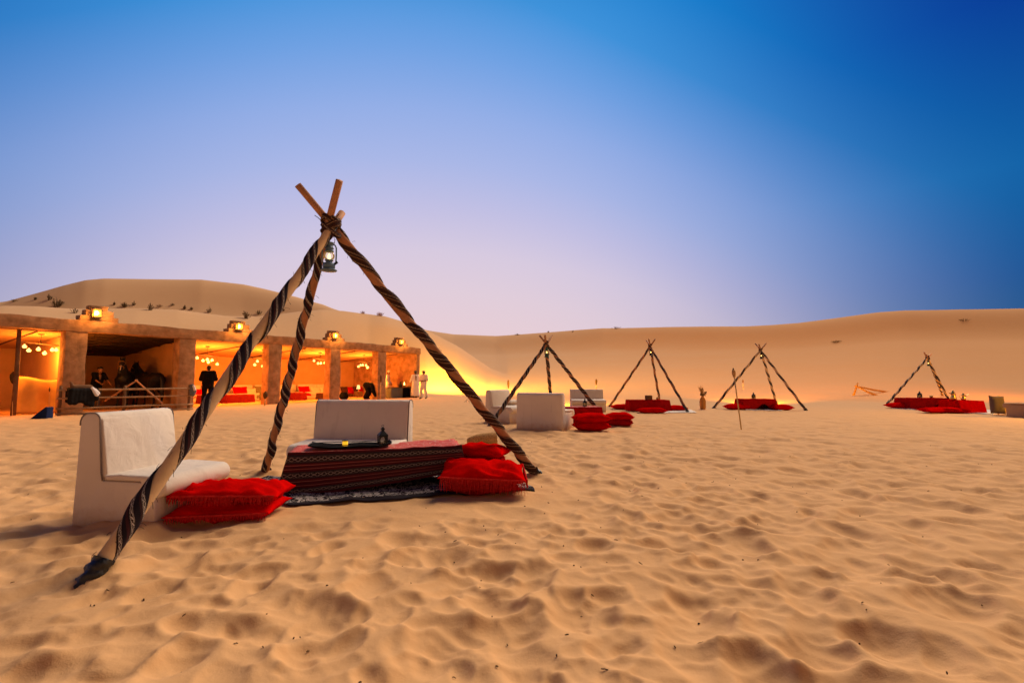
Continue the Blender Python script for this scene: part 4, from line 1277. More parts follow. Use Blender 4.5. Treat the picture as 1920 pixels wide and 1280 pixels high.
# cluster lamps
cl_px = [(75, 1.2, 657), (388, 2.0, 676), (493, 2.0, 681), (600, 2.0, 681), (682, 2.0, 686)]
cl_words = ['in the bay beside the ochre canvas screen', 'above the man in black', 'just left of the thick column between the red tables', 'in the bay behind the front tripod pole', 'above the bent figure in black']
PAT = [[(-0.42, .10), (-0.30, .22), (-0.06, .14), (0.12, .26), (0.3, .12), (0.44, .10)], [(-0.42, .10), (-0.20, .20), (0.0, .12), (0.06, .24), (0.22, .13), (0.44, .30)],
       [(-0.40, .30), (-0.25, .10), (-0.02, .32), (0.06, .11), (0.33, .12), (0.36, .34)], [(-0.42, .08), (-0.16, .20), (0.1, .16), (0.28, .12), (0.36, .24), (0.43, .30)], [(-0.42, .26), (-0.3, .16), (-0.08, .12), (0.12, .12), (0.3, .25), (0.42, .22)]]
for i, (px, t, py) in enumerate(cl_px):
    s = s_of(px, t, py)
    zb = W(px, py, PV(s, t).y).z
    zc = 2.82 - 0.40 * (t - 0.5) / 5.5 - 0.02
    L = thing('cluster_lamp', f'cluster lamp of hanging round bulbs {cl_words[i]}', 'lamp', PV(s, t, zc), DA, 'bulb cluster lamps under the shelter ceiling')
    zr = zb + 0.24 - zc
    bm = NB(); tube(bm, [(-0.5, 0, zr + 0.04), (0.5, 0, zr - 0.04)], 0.018, 8)
    obj('timber_bar', bm, M_PALE_TIMBER, L, True)
    bm = NB(); tube(bm, [(0, 0, 0.04), (0, 0, zr)], 0.008, 6); obj('drop_rod', bm, M_BLACK_METAL, L, True)
    obj('ceiling_rose', lathe(NB(), [(0, 0.03), (0.09, 0.02), (0.09, -0.01), (0.02, -0.03), (0, -0.03)], 12), M_BLACK_METAL, L, True)
    for (x, dl) in PAT[i]:
        y = rnd.uniform(-0.08, 0.08); z0 = zr - 0.08 * x
        cb = NB(); tube(cb, [(x * 0.98, 0, z0), (x, y, z0 - dl)], 0.004, 5)
        b = obj('bulb', lathe(NB(), [(0, 0.075), (0.018, 0.07), (0.024, 0.045), (0.055, 0.015), (0.062, -0.015), (0.05, -0.045), (0.026, -0.062), (0, -0.067)], 12, c=(x, y, z0 - dl - 0.05)), M_BULB, L, True)
        obj('cord', cb, M_ROPE, b, True)
    ld = bpy.data.lights.new("lamp_light", 'POINT'); ld.energy = 420 if i else 260; ld.color = (1.0, 0.33, 0.04); ld.shadow_soft_size = 0.35
    lo = bpy.data.objects.new("lamp_light", ld); COL.objects.link(lo); lo.parent = L; lo.location = (0, 0, zr - 0.42)

# added lamp lighting the stall, unseen on the far side of the first column
L = thing('added_stall_lamp', 'small added lamp, unseen behind the first column, lighting the stall', 'lamp', PV(0.30, 0.9, 2.0), DA)
obj('bracket', box(NB(), (-0.06, 0, 0.05), (0.12, 0.04, 0.03)), M_BLACK_METAL, L)
obj('bulb', lathe(NB(), [(0, 0.05), (0.02, 0.04), (0.045, 0), (0.035, -0.04), (0, -0.055)], 10), M_BULB, L, True)
ld = bpy.data.lights.new("lamp_light", 'POINT'); ld.energy = 75; ld.color = (1.0, 0.30, 0.03); ld.shadow_soft_size = 0.15
lo = bpy.data.objects.new("lamp_light", ld); COL.objects.link(lo); lo.parent = L; lo.location = (0.12, 0, 0)

# floor sofas along the back wall, tables and pillows
for i, (a, b) in enumerate(((4.2, 6.9), (7.0, 9.7), (9.8, 12.5), (12.6, 15.3))):
    w = b - a
    r = thing('floor_sofa', ['cream floor sofa along the wall behind the red pillow and low red table', 'cream floor sofa along the wall with the olive woven pillow', 'cream floor sofa along the wall holding the bright red square pillow', 'cream floor sofa along the wall under a row of dark pillows'][i], 'sofa', PV((a + b) / 2, DEPTH - 0.55, 0.02), DA, 'cream floor sofas along the shelter wall')
    obj('seat_base', box(NB(), (0, -0.05, 0.12), (w, 0.86, 0.26), 0, 0.03), M_CREAM, r)
    for k in (-1, 1):
        sharp(obj('seat_cushion', box(NB(), (k * w / 4, -0.08, 0.32), (w / 2 - 0.012, 0.84, 0.13), 0, 0.035), M_CREAM, r), 40)
        sharp(obj('back_cushion', box(NB(), (k * w / 4, 0.32, 0.62), (w / 2 - 0.015, 0.18, 0.46), 0, 0.05), M_CREAM, r), 40)
def pillow(px, py, label, m, w=0.55, t=5.15, lean=-1.15, h=0.16, z=0.42, rz=0.0, seed=3):
    s = s_of(px, t, py)
    p = PV(s, t, z)
    cushion(label, p, DA + rz, w, w * 0.85, h, seed, m, tilt=(-lean, 0), group='pillows on the shelter sofas', cat='pillow', name='pillow', n=10)
pillow(372, 735, 'red pillow behind the legs of the man in black', M_RED, 0.6)
pillow(450, 733, 'bright red pillow propped behind the long red low table', M_RED, 0.85)
pillow(470, 728, 'cream pillow just right of the bright red one', M_CREAM, 0.6, seed=5)
pillow(492, 730, 'olive woven pillow lying beside the thick column', M_GREEN_PILLOW, 0.9, seed=6)
pillow(570, 730, 'square red pillow between two cream pillows', M_RED, 0.8, seed=7)
pillow(590, 729, 'cream pillow right of the square red pillow', M_CREAM, 0.7, seed=8)
pillow(607, 729, 'cream pillow with dark edge next to the fourth column', M_CREAM, 0.7, seed=9)
for i, px in enumerate((645, 655, 666, 676)):
    pillow(px, 728, ['dark brown pillow against the right side of the fourth column', 'dark red pillow with a pale centre in the dark row', 'dark brown pillow third along the dark row', 'dark red pillow at the end of the row by the bent figure'][i], (M_DARK_PILLOW, M_RED_DEEP, M_DARK_PILLOW, M_RED_DEEP)[i], 0.62, seed=11 + i)
def shelter_table(px0, px1, t, h, m, label, dark=None, D=0.7):
    s0, s1 = s_of(px0, t, 740), s_of(px1, t, 740)
    L = abs(s1 - s0); p = PV((s0 + s1) / 2, t, 0.0)
    low_table('dark low table beneath the ' + label[:48].rsplit(' ',1)[0], p, DA, L - 0.06, D - 0.06, h, 'low tables in the shelter')
    me = cloth_over('table_cloth', L, D, h, m, m, None, 0.05, seed=px0)
    tag(obj('tablecloth', me, None, None, loc=p, rot=(0, 0, DA)), label, 'tablecloth', 'cloths on the shelter tables')
shelter_table(418, 470, 3.0, 0.40, M_DIM_RED, 'long deep red cloth on the low table right of the man in black')
shelter_table(376, 400, 3.2, 0.42, M_DIM_RED, 'deep red cloth on the table behind the man in black')
shelter_table(546, 568, 3.2, 0.42, M_DIM_RED, 'brownish red cloth on the table left of the square red pillow')
shelter_table(600, 615, 3.0, 0.36, M_DARK_PILLOW, 'dark cloth on the small table touching the fourth column')
# round pot by the fourth column
p = PV(s_of(645, 1.8, 745), 1.8, 0)
tag(obj('black_pot', lathe(NB(), [(0, 0), (0.18, 0.0), (0.26, 0.12), (0.27, 0.26), (0.19, 0.38), (0.21, 0.42), (0.17, 0.42), (0.15, 0.36), (0, 0.30)], 16), M_BLACK, None, True, loc=p), 'dark round pot on the sand by the fourth column', 'pot')
# small white lamp on the sofa end
p = PV(s_of(672, 4.2, 728), 4.2, 0.38)
r = thing('table_lamp', 'small glowing table lamp beside the bent figure in black', 'lamp', p, DA)
obj('lamp_shade', lathe(NB(), [(0.06, 0.16), (0.12, 0.16), (0.085, 0.42), (0.05, 0.42)], 12), emit("lamp_shade_glow", (1.0, 0.62, 0.25), 1.3), r, True)
obj('lamp_foot', lathe(NB(), [(0, 0), (0.08, 0), (0.08, 0.02), (0.015, 0.04), (0.015, 0.17), (0, 0.17)], 12), M_BRASS, r, True)
p = PV(s_of(672, 4.2, 728), 4.2, 0)
tag(obj('lamp_stand', box(NB(), (0, 0, 0.18), (0.42, 0.42, 0.40), 0, 0.02), M_TIMBER, loc=p, rot=(0, 0, DA)), 'square dark stand under the small glowing lamp', 'stand')

# serving counter in the end bay
s0, s1 = s_of(727, 0.8, 735), s_of(769, 0.8, 735)
ct = thing('serving_counter', 'grey cloth-covered serving counter in the end bay in front of a pale panel', 'counter', PV((s0 + s1) / 2, 0.8), DA)
obj('left_cloth', rough(((s0 - s1) / 4, 0, 0.31), ((s1 - s0) / 2, 0.6, 0.66), 0.2, 0.012, 9), M_GREY_CLOTH, ct)
obj('right_cloth', rough(((s1 - s0) / 4 + 0.01, 0.02, 0.29), ((s1 - s0) / 2 - 0.03, 0.58, 0.62), 0.2, 0.012, 10), M_BLACK, ct)
obj('counter_top', box(NB(), (0, 0, 0.665), (s1 - s0 + 0.04, 0.66, 0.035), 0, 0.008), M_TIMBER, ct)
sp_ = (s_of(734, 2.2, 722) + s_of(750, 2.2, 722)) / 2
tag(obj('pale_panel', box(NB(), (0, 0, 0.5), (1.0, 0.05, 0.95), 0, 0.01), M_CREAM, loc=PV(sp_, 2.2, 0), rot=(0, 0, DA)), 'pale upright panel standing behind the grey counter', 'panel')
r = thing('brass_burner', 'small brass burner with a live flame on the counter', 'burner', PV(s_of(758, 0.8, 725), 0.8, 0.68), DA)
obj('bowl', lathe(NB(), [(0, 0), (0.06, 0), (0.03, 0.04), (0.09, 0.11), (0.10, 0.14), (0, 0.12)], 14), M_BRASS, r, True)
obj('flame', lathe(NB(), [(0, 0.12), (0.045, 0.15), (0.05, 0.19), (0.02, 0.28), (0, 0.36)], 10), M_FLAME, r, True)
tag(obj('water_jug', lathe(NB(), [(0, 0), (0.09, 0), (0.11, 0.10), (0.07, 0.24), (0.045, 0.32), (0.06, 0.36), (0, 0.35)], 14), M_BLACK_METAL, None, True, loc=PV(s_of(751, 0.8, 722), 0.8, 0.68)), 'dark tall jug left of the flame on the counter', 'jug')

# flood lamps that throw the yellow light on the dunes
def flood(label, p, target, energy, col, size):
    r = thing('flood_lamp', label, 'lamp', p, 0, 'flood lamps aimed at the dunes')
    d = (target - p).normalized()
    q = d.to_track_quat('-Z', 'Y').to_matrix().to_4x4()
    obj('housing', box(NB(), (0, 0, 0.045), (0.34, 0.24, 0.08), 0, 0.01, q), M_BLACK_METAL, r)
    obj('lens', box(NB(), (0, 0, 0.0), (0.28, 0.18, 0.006), 0, 0, q), emit("flood_lens", (1.0, 0.62, 0.12), 20.0), r)
    bm = NB(); tube(bm, [(0, 0, 0), (0, 0, -p.z - 0.05)], 0.018, 6); obj('stake', bm, M_BLACK_METAL, r, True)
    ld = bpy.data.lights.new("flood_light", 'SPOT'); ld.energy = energy; ld.color = col; ld.spot_size = R(size); ld.spot_blend = 1.0; ld.shadow_soft_size = 0.12
    lo = bpy.data.objects.new("flood_light", ld); COL.objects.link(lo); lo.parent = r
    lo.location = d * 0.05; lo.rotation_euler = d.to_track_quat('-Z', 'Y').to_euler()
a = PV(17.85, 1.3, 0); a.z = 2.75
tg = G(845, 745); tg = Vector((0.5, 42.0, 6.0))
flood('flood lamp hidden behind the end wall lighting the dune yellow', a, tg, 42000, (1.0, 0.55, 0.05), 160)
b = Vector((25.0, 20.0, 0)); b.z = 3.0
flood('flood lamp beyond the right edge lighting the dune foot amber', b, Vector((19.0, 34, 3.0)), 2900, (1.0, 0.34, 0.0), 120)
e_ = Vector((2.6, 19.6, 0.35))
flood('flood lamp on the sand behind the second group sofa lighting the dune foot', e_, Vector((4.0, 38, 5.0)), 30000, (1.0, 0.40, 0.01), 88)
e_ = Vector((11.1, 21.6, 0.20))
flood('flood lamp on the sand behind the fourth group table lighting the dune foot', e_, Vector((17.5, 36, 4.5)), 34000, (1.0, 0.36, 0.0), 88)
c_ = Vector((19.5, 13.0, 0)); c_.z = 2.4
flood('raised flood lamp beyond the right edge lighting the far rugs', c_, Vector((14.0, 13.5, 0)), 1900, (1.0, 0.50, 0.03), 120)

# timber post, canvas screen, blue wedge, stake
p = PV(s_of(32, -0.15, 660), -0.15)
p = G(34, 776)
tag(obj('timber_post', tube(NB(), [(0, 0, -0.2), (0.01, 0, 1.3), (-0.02, 0, 2.80)], [0.07, 0.06, 0.055], 10), M_TIMBER, None, True, loc=PV(s_of(34, 0.35, 660), 0.35)), 'dark slim timber post rising behind the ochre canvas screen', 'post')
A = G(22, 777); B = G(108, 774)
r = thing('canvas_screen', 'ochre canvas screen leaning by the first column with sagging folds', 'screen', A, 0)
bm = NB(); n, m_ = 22, 12; g = []
v = B - A
bk = Vector((-v.y, v.x, 0)).normalized()
for i in range(n + 1):
    row = []
    for j in range(m_ + 1):
        u, w = i / n, j / m_
        q = v * (u * (1 - 0.06 * w) + 0.05 * w) + bk * (0.45 * w + 0.10 * math.sin(u * 3.1 * PI) * (1 - w * 0.4) + 0.05 * math.sin(w * 5)) + Vector((0, 0, 1.24 * w * (0.97 + 0.05 * math.sin(u * 5 + 1))))
        row.append(bm.verts.new(q))
    g.append(row)
for i in range(n):
    for j in range(m_): bm.faces.new((g[i][j], g[i + 1][j], g[i + 1][j + 1], g[i][j + 1]))
so = obj('canvas', bm, M_TARP, r, True); md = so.modifiers.new('t', 'SOLIDIFY'); md.thickness = 0.02
for u in (0.02, 0.98):
    bm = NB(); q = v * (0.05 + 0.9 * u) + bk * 0.52; tube(bm, [q * 1.0 + bk * 0.05 - Vector((0, 0, 0.1)), q + bk * 0.02 + Vector((0, 0, 1.2))], 0.03, 8); obj('screen_pole', bm, M_TIMBER, r, True)
p = GP(76, 784, 0.2)
bm = NB(); w_ = 0.40
prism(bm, [(-0.25, -0.05), (0.25, -0.05), (0.25, 0.33), (0.20, 0.34)], -0.12, 0.12, 0.012, 2)
sharp(obj('canvas_wedge', bm, M_NAVY, loc=p, rot=(0, 0, -PI / 2 + 0.1)), 40)
tag(bpy.data.objects[-1] if False else COL.objects[-1], 'small navy wedge-shaped bag on the sand before the ochre canvas screen', 'bag')
a, b_ = GP(91, 776), W(93, 728, G(91, 776).y)
torch('thin garden torch with a crossbar beside the navy wedge bag', a, b_, headlen=0.12, head_r=0.022, stem_r=0.010)
a = GP(23, 779); torch('garden torch with a dark oval head left of the timber post', a, W(25, 699, a.y + 0.1), headlen=0.36, head_r=0.085, head_m=M_WICKER_DARK)

# stall fence
FA, FB = PV(-0.6, -1.0), PV(3.06, -1.5)
fv = FB - FA
f = thing('rail_fence', 'rough timber rail fence across the front of the horse stall', 'fence', FA, 0)
for k, h_ in enumerate((0.05, 0.22, 0.55, 0.82)):
    bm = NB(); pts = []
    for i in range(7):
        u = -0.02 + 1.05 * i / 6
        pts.append(fv * u + Vector((0, 0, h_ + 0.02 * noise.noise(Vector((i * 1.3, k * 4, 0))))) + Vector((0.02, -0.035, 0)))
    tube(bm, pts, [0.026 + 0.008 * rnd.random() for _ in pts], 8); obj('rail', bm, M_PALE_TIMBER, f, True)
for u in (0.0, 0.45, 0.985):
    bm = NB(); q = fv * u; tube(bm, [q - Vector((0, 0, 0.2)), q + Vector((0, 0, 0.96))], [0.05, 0.04], 8); obj('fence_post', bm, M_TIMBER, f, True)
for (pa, pb) in (((258, 712), (196, 752)), ((254, 712), (304, 756))):
    q = PV(2.0, -0.75); a = W(*pa, q.y) - FA; b_ = W(*pb, q.y - 0.25) - FA
    bm = NB(); tube(bm, [a, b_], [0.026, 0.032], 8); obj('slanting_pole', bm, M_POLE, f, True)
# saddle on the fence and cloth on the post
q = FA + fv * 0.14
r = thing('saddle', 'dark saddle with pale fleece hung over the stall fence', 'saddle', q + Vector((0, 0, 0.76)), DA)
cs = []
for i_ in range(7):
    x_ = -0.30 + 0.10 * i_; l_ = 0.34 + 0.22 * noise.noise(Vector((i_ * 0.9, 3, 0)))
    cs += [((x_, 0.06, 0.05), 0.10, (x_ + 0.02, -0.12, 0.02), 0.11), ((x_ + 0.02, -0.12, 0.02), 0.11, (x_ * 1.08, -0.20, -l_), 0.085), ((x_, 0.06, 0.05), 0.10, (x_, 0.16, -0.3), 0.07)]
blob('saddle_cloth', cs, mat("charcoal_blanket", (0.014, 0.013, 0.013), 0.9, 0.3, 8), r, 0.02, 3)
blob('saddle_seat', [((-0.22, -0.02, 0.14), 0.10, (0.18, -0.02, 0.12), 0.12), ((-0.26, -0.02, 0.18), 0.06, (-0.30, -0.02, 0.30), 0.04)], M_TIMBER, r, 0.018, 3)
blob('fleece', [((0.22, -0.17, 0.10), 0.06, (0.32, -0.27, -0.12), 0.055), ((0.30, -0.19, 0.06), 0.045, (0.37, -0.25, -0.06), 0.05)], M_WHITE_CLOTH, r, 0.02, 3)
q = FB + Vector((0, 0, 0.86))
r = thing('draped_cloth', 'grey cloth draped on the right post of the stall fence', 'cloth', q, DA)
blob('cloth', [((0, -0.03, 0.06), 0.08, (0.02, -0.08, -0.22), 0.12), ((0.02, -0.1, 0.0), 0.06, (0.08, -0.13, -0.14), 0.06)], M_JEANS, r, 0.018, 3)
blob('pale_fold', [((0.02, -0.13, 0.05), 0.045, (0.04, -0.18, -0.08), 0.05)], M_WHITE_CLOTH, r, 0.015, 3)

# horses
q = W(215, 764, 19.8); horse('dark horse with a pale blaze facing the groom', Vector((q.x, q.y + 0.5, 0.02)), R(28), M_HORSE, 1.0, R(4))
hb = PV(2.92, 1.75, 0.02); horse('dark brown horse standing behind the right end of the stall fence', hb, DA + R(180) + R(8), M_HORSE_B, 0.94, 0, blaze=False)

# ------------------------------------------------------------------ people
J = joints(chest=(0, -0.06, 1.28), neck=(0, -0.10, 1.43), head=(0, -0.15, 1.55), shL=(-0.18, -0.07, 1.38), shR=(0.18, -0.07, 1.38), elL=(-0.24, -0.24, 1.16), wrL=(-0.20, -0.48, 1.02), elR=(0.22, -0.22, 1.16), wrR=(0.17, -0.50, 0.98))
q = W(178, 766, 19.3)
pr, _ = person('person with long dark hair and grey trousers reaching towards the dark horse', Vector((q.x, q.y, 0.0)), R(75), J, M_SKIN, M_HAIR)
shirt(pr, J, M_BLACK, 0.02, 0.02, 0.3); trousers(pr, J, M_JEANS, 0.015); shoes(pr, J, M_BLACK)
J = joints(elL=(-0.27, -0.02, 1.14), wrL=(-0.24, -0.22, 1.20), elR=(0.27, -0.02, 1.14), wrR=(0.12, -0.24, 1.14), head=(0, -0.03, 1.59), face=(0.1, -1, -0.25), hpL=(-0.10, 0, 0.92), hpR=(0.10, 0, 0.92), knL=(-0.13, -0.01, 0.5), anL=(-0.15, 0.02, 0.09), toL=(-0.18, -0.15, 0.035), knR=(0.13, -0.01, 0.5), anR=(0.15, 0.02, 0.09), toR=(0.18, -0.15, 0.035))
q = GP(388, 762)
pm, _ = person('stocky person in black seen from behind holding a camera at chest height', Vector((q.x, q.y, q.z)), R(180 + 25), J, M_SKIN_PALE, M_HAIR, scale=1.03)
shirt(pm, J, M_BLACK, 0.035, 0.06, 0.3); trousers(pm, J, M_BLACK, 0.03); shoes(pm, J, M_BLACK)
r = thing('photo_camera', 'black camera in the hands of the person in black', 'camera', pm.matrix_basis @ Vector((-0.20, -0.34, 1.24)), R(205))
obj('camera_body', box(NB(), (0, 0, 0), (0.16, 0.08, 0.11), 0, 0.01), M_BLACK_METAL, r)
obj('lens', tube(NB(), [(0, -0.03, 0), (0, -0.16, 0)], [0.045, 0.05], 12), M_BLACK_METAL, r, True)
# bent figure
J = joints(pel=(0, 0.05, 0.74), chest=(0, -0.34, 0.72), neck=(0, -0.47, 0.64), head=(0, -0.58, 0.53), face=(0, -0.5, -1), shL=(-0.18, -0.42, 0.66), shR=(0.18, -0.42, 0.66), elL=(-0.22, -0.50, 0.40), wrL=(-0.16, -0.62, 0.18), elR=(0.22, -0.50, 0.40), wrR=(0.16, -0.60, 0.18),
           hpL=(-0.1, 0.05, 0.72), hpR=(0.1, 0.05, 0.72), knL=(-0.13, -0.12, 0.42), knR=(0.13, -0.10, 0.42), anL=(-0.13, 0.08, 0.09), anR=(0.13, 0.10, 0.09), toL=(-0.14, -0.08, 0.035), toR=(0.14, -0.06, 0.035))
q = GP(689, 748)
pb, _ = person('person in black bent double over the sand in front of the dark pillows', Vector((q.x, q.y, q.z)), R(72), J, M_SKIN, M_HAIR, scale=1.12)
shirt(pb, J, M_BLACK, 0.05, 0.0, 1.0, 'loose_shirt'); trousers(pb, J, M_BLACK, 0.05); shoes(pb, J, M_BLACK)
# white robed people
J = joints(elL=(-0.26, 0.02, 1.14), wrL=(-0.24, -0.12, 0.92), elR=(0.25, 0.0, 1.14), wrR=(0.24, -0.12, 0.92), face=(0, -1, -0.1))
q = PV(s_of(727, 1.6, 740), 1.6, 0.0)
pw, (H, fd, up, sd) = person('person in long white robe and white skullcap half hidden by the column', q, R(90), J, M_SKIN, M_HAIR)
robe(pw, J, M_WHITE_CLOTH); shoes(pw, J, M_BLACK)
blob('skullcap', [(H + up * 0.07, 0.098, H + up * 0.10, 0.088)], M_WHITE_CLOTH, pw, 0.014, 2)
q = GP(778, 745.5)
J = joints(elL=(-0.27, 0.0, 1.14), wrL=(-0.28, -0.14, 0.92), elR=(0.27, -0.02, 1.15), wrR=(0.24, -0.2, 1.0), face=(0.25, -1, -0.1))
pw, _ = person('person in a loose white ankle-length robe facing the counter', q, R(215), J, M_SKIN, M_HAIR, scale=1.01)
robe(pw, J, M_WHITE_CLOTH, hem=0.11, hem_r=0.20); shoes(pw, J, M_BLACK)
q = GP(794, 747)
J = joints(elL=(-0.25, -0.03, 1.14), wrL=(-0.06, -0.20, 1.06), elR=(0.26, -0.02, 1.14), wrR=(0.08, -0.22, 1.08), face=(-0.3, -1, -0.25),
           hpL=(-0.09, 0, 0.92), knL=(-0.10, -0.12, 0.50), anL=(-0.09, -0.12, 0.09), toL=(-0.10, -0.29, 0.035), knR=(0.10, 0.04, 0.50), anR=(0.10, 0.22, 0.11), toR=(0.10, 0.06, 0.04))
pw, _ = person('walking person in white tunic and trousers by the yellow-lit sand', q, R(-20), J, M_SKIN, M_HAIR)
shirt(pw, J, M_WHITE_CLOTH, 0.03, 0.25, 0.3, 'tunic'); trousers(pw, J, M_WHITE_CLOTH, 0.035); shoes(pw, J, M_BLACK)

# ================================================================== the near seating group
def st(cloth, under, r, pitch, w, ph, hand=1): return dict(cloth=cloth, under=under, r=r, pitch=pitch, w=w, ph=ph, hand=hand)
fA, fB, fC = G(163, 1094), G(1005, 889), G(497, 887)
apex1 = W(621, 420, 4.45)
tripod('big nearest tripod of poles wound with black woven cloth over the low table', [fA, fB, fC], apex1, [0.17, 0.44, 0.42],
       [st(WEAVE_POLE, M_CREAM_WRAP, 0.041, 0.56, 0.31, 1.0), st(WEAVE_POLE_B, M_BROWN_WRAP, 0.047, 0.44, 0.31, 0.4), st(WEAVE_POLE, M_BROWN_WRAP, 0.038, 0.40, 0.25, 2.0)], True, 3)
tp = W(618, 456, 4.40)
kerosene_lantern('blue-grey storm lantern hanging in the nearest big tripod', tp + Vector((0, 0, 0.10)), 0.275, M_BLUE_METAL, True, 0.5, 0.12)

q = G(132, 984)
CW, CD = 0.74, 0.78
rzc = R(90 - 6)
loc = q + Matrix.Rotation(rzc, 3, 'Z') @ Vector((CW / 2, -CD / 2, 0)); loc.z = bz(loc.x, loc.y, 0.4) - 0.03
seat('white armless canvas chair left of the low table', loc, rzc, CW, 'white canvas seats at the nearest table', hb=0.91, hs=0.41, dp=0.78)
sx0, sx1, sY = W(597, 800, 6.15), W(768, 800, 6.15), 6.15
loc = Vector(((sx0.x + sx1.x) / 2, sY - 0.36, 0)); loc.z = bz(loc.x, loc.y, 0.4)
seat('wide white canvas sofa behind the candle lantern facing the viewer', loc, R(-4), sx1.x - sx0.x + 0.03, 'white canvas seats at the nearest table', cat='sofa', name='floor_sofa', hb=0.90, hs=0.42, dp=0.84)

# table under a woven cloth, rug below
TH = 0.42
tl, trr = G(540, 850, TH), G(866, 838, TH)
tv = trr - tl; tang = math.atan2(tv.y, tv.x); TL = math.hypot(tv.x, tv.y); TD = 0.56
tc = (tl + trr) / 2 + Vector((-math.sin(tang), math.cos(tang), 0)) * TD / 2; tc.z = bz(tc.x, tc.y, 0.5)
low_table('dark low table under the striped cloth in the nearest group', tc, tang, TL - 0.08, TD - 0.08, TH, 'dark low tables under red cloths')
me = cloth_over('tablecloth', TL, TD, TH, M_REDTOP, WEAVE_TABLE, lambda u: 1.0 - 0.40 * max(0.0, min(1.0, u * 1.05 - 0.05)) ** 1.3, 0.22, 2, bunch=1.0)
tag(obj('tablecloth', me, None, None, loc=tc, rot=(0, 0, tang)), 'maroon and black striped woven cloth draped over the nearest low table', 'tablecloth')
def on_table(u, v, z=0.0):
    p = tc + Matrix.Rotation(tang, 3, 'Z') @ Vector((u, v, 0)); p.z = tc.z + TH + 0.012 + z; return p
def at_top(px, py):
    return G(px, py, tc.z + TH + 0.012)
# tray
c0 = at_top(658, 838)
r = thing('serving_tray', 'shallow black tray with curled rim on the striped cloth', 'tray', c0 + Vector((0, 0, 0.008)), tang)
bm = NB(); nx, ny = 28, 8; g = []
for i in range(nx + 1):
    row = []
    for j in range(ny + 1):
        u, v = i / nx * 2 - 1, j / ny * 2 - 1
        z = 0.028 * abs(u) ** 7 + 0.020 * abs(v) ** 5 + 0.004 * math.sin(u * 6)
        row.append(bm.verts.new((u * 0.42 * (1 - 0.04 * v * v), v * 0.15 * (1 - 0.06 * u * u), z)))
    g.append(row)
for i in range(nx):
    for j in range(ny): bm.faces.new((g[i][j], g[i + 1][j], g[i + 1][j + 1], g[i][j + 1]))
o = obj('tray_pan', bm, M_BLACK, r, True); md = o.modifiers.new('t', 'SOLIDIFY'); md.thickness = 0.006
bm = NB()
rim = [g_ for g_ in []]
tube(bm, [(0.42 * math.copysign(abs(math.cos(a)) ** 0.35, math.cos(a)) , 0.15 * math.copysign(abs(math.sin(a)) ** 0.35, math.sin(a)), 0.032) for a in [i * 2 * PI / 48 for i in range(49)]], 0.005, 5, False)
obj('tray_rim', bm, M_BLACK_METAL, r, True)
p = at_top(717, 838); moroccan_lantern('black arched candle lantern standing on the tray of the nearest table', Vector((p.x, p.y, c0.z + 0.012)), 0.225, tang + 0.25, False, 'candle lanterns on the low tables')
p = at_top(647, 838)
r = thing('candle_holder', 'small glowing amber glass candle holder with dark rim on the tray', 'candle holder', Vector((p.x, p.y, c0.z + 0.010)), 0)
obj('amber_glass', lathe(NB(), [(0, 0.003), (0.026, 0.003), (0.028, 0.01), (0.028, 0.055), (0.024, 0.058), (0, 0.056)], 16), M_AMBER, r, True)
obj('dark_rim', lathe(NB(), [(0, 0.064), (0.034, 0.064), (0.034, 0.056), (0, 0.056)], 16), M_BLACK_METAL, r, True)
obj('dark_foot', lathe(NB(), [(0, 0), (0.033, 0), (0.033, 0.004), (0, 0.004)], 16), M_BLACK_METAL, r, True)

def draped_sheet(corners, nu, nv, off, wr, seed, m, fold=None):
    """rug laid over the uneven sand; corners: near-left, near-right, far-right, far-left"""
    bm = NB(); uvl = bm.loops.layers.uv.verify(); a, b, c, d = [Vector(q) for q in corners]; g = []
    LU = (b - a).length; LV = (d - a).length
    for i in range(nu + 1):
        row = []
        for j in range(nv + 1):
            u, v = i / nu, j / nv
            p = (a * (1 - u) + b * u) * (1 - v) + (d * (1 - u) + c * u) * v
            e = 0.02 * noise.noise(Vector((u * 7, v * 7, seed)))
            p += Vector((noise.noise(Vector((v * 9, u * 3, seed + 1))) * 0.03, noise.noise(Vector((u * 9, v * 3, seed + 2))) * 0.05, 0))
            p.z = gz(p.x, p.y) + off + wr * (0.5 + noise.noise(Vector((u * LU * 3.2, v * LV * 3.2, seed))))
            if fold: p.z += fold(u, v)
            row.append((bm.verts.new(p), u * LU, v * LV))
        g.append(row)
    for i in range(nu):
        for j in range(nv):
            q = (g[i][j], g[i + 1][j], g[i + 1][j + 1], g[i][j + 1])
            f = bm.faces.new([w[0] for w in q]); f.smooth = True
            for lp, w in zip(f.loops, q): lp[uvl].uv = (w[1], w[2])
    return bm
rug_c = [G(540, 951), G(1003, 921), G(930, 858), G(478, 902)]
rc = thing('floor_rug', 'black and white floral rug spread under the nearest low table', 'rug', (0, 0, 0))
o = obj('rug_pile', draped_sheet(rug_c, 90, 46, 0.010, 0.022, 4, M_RUG), M_RUG, rc); md = o.modifiers.new('t', 'SOLIDIFY'); md.thickness = 0.006
rc_b = None

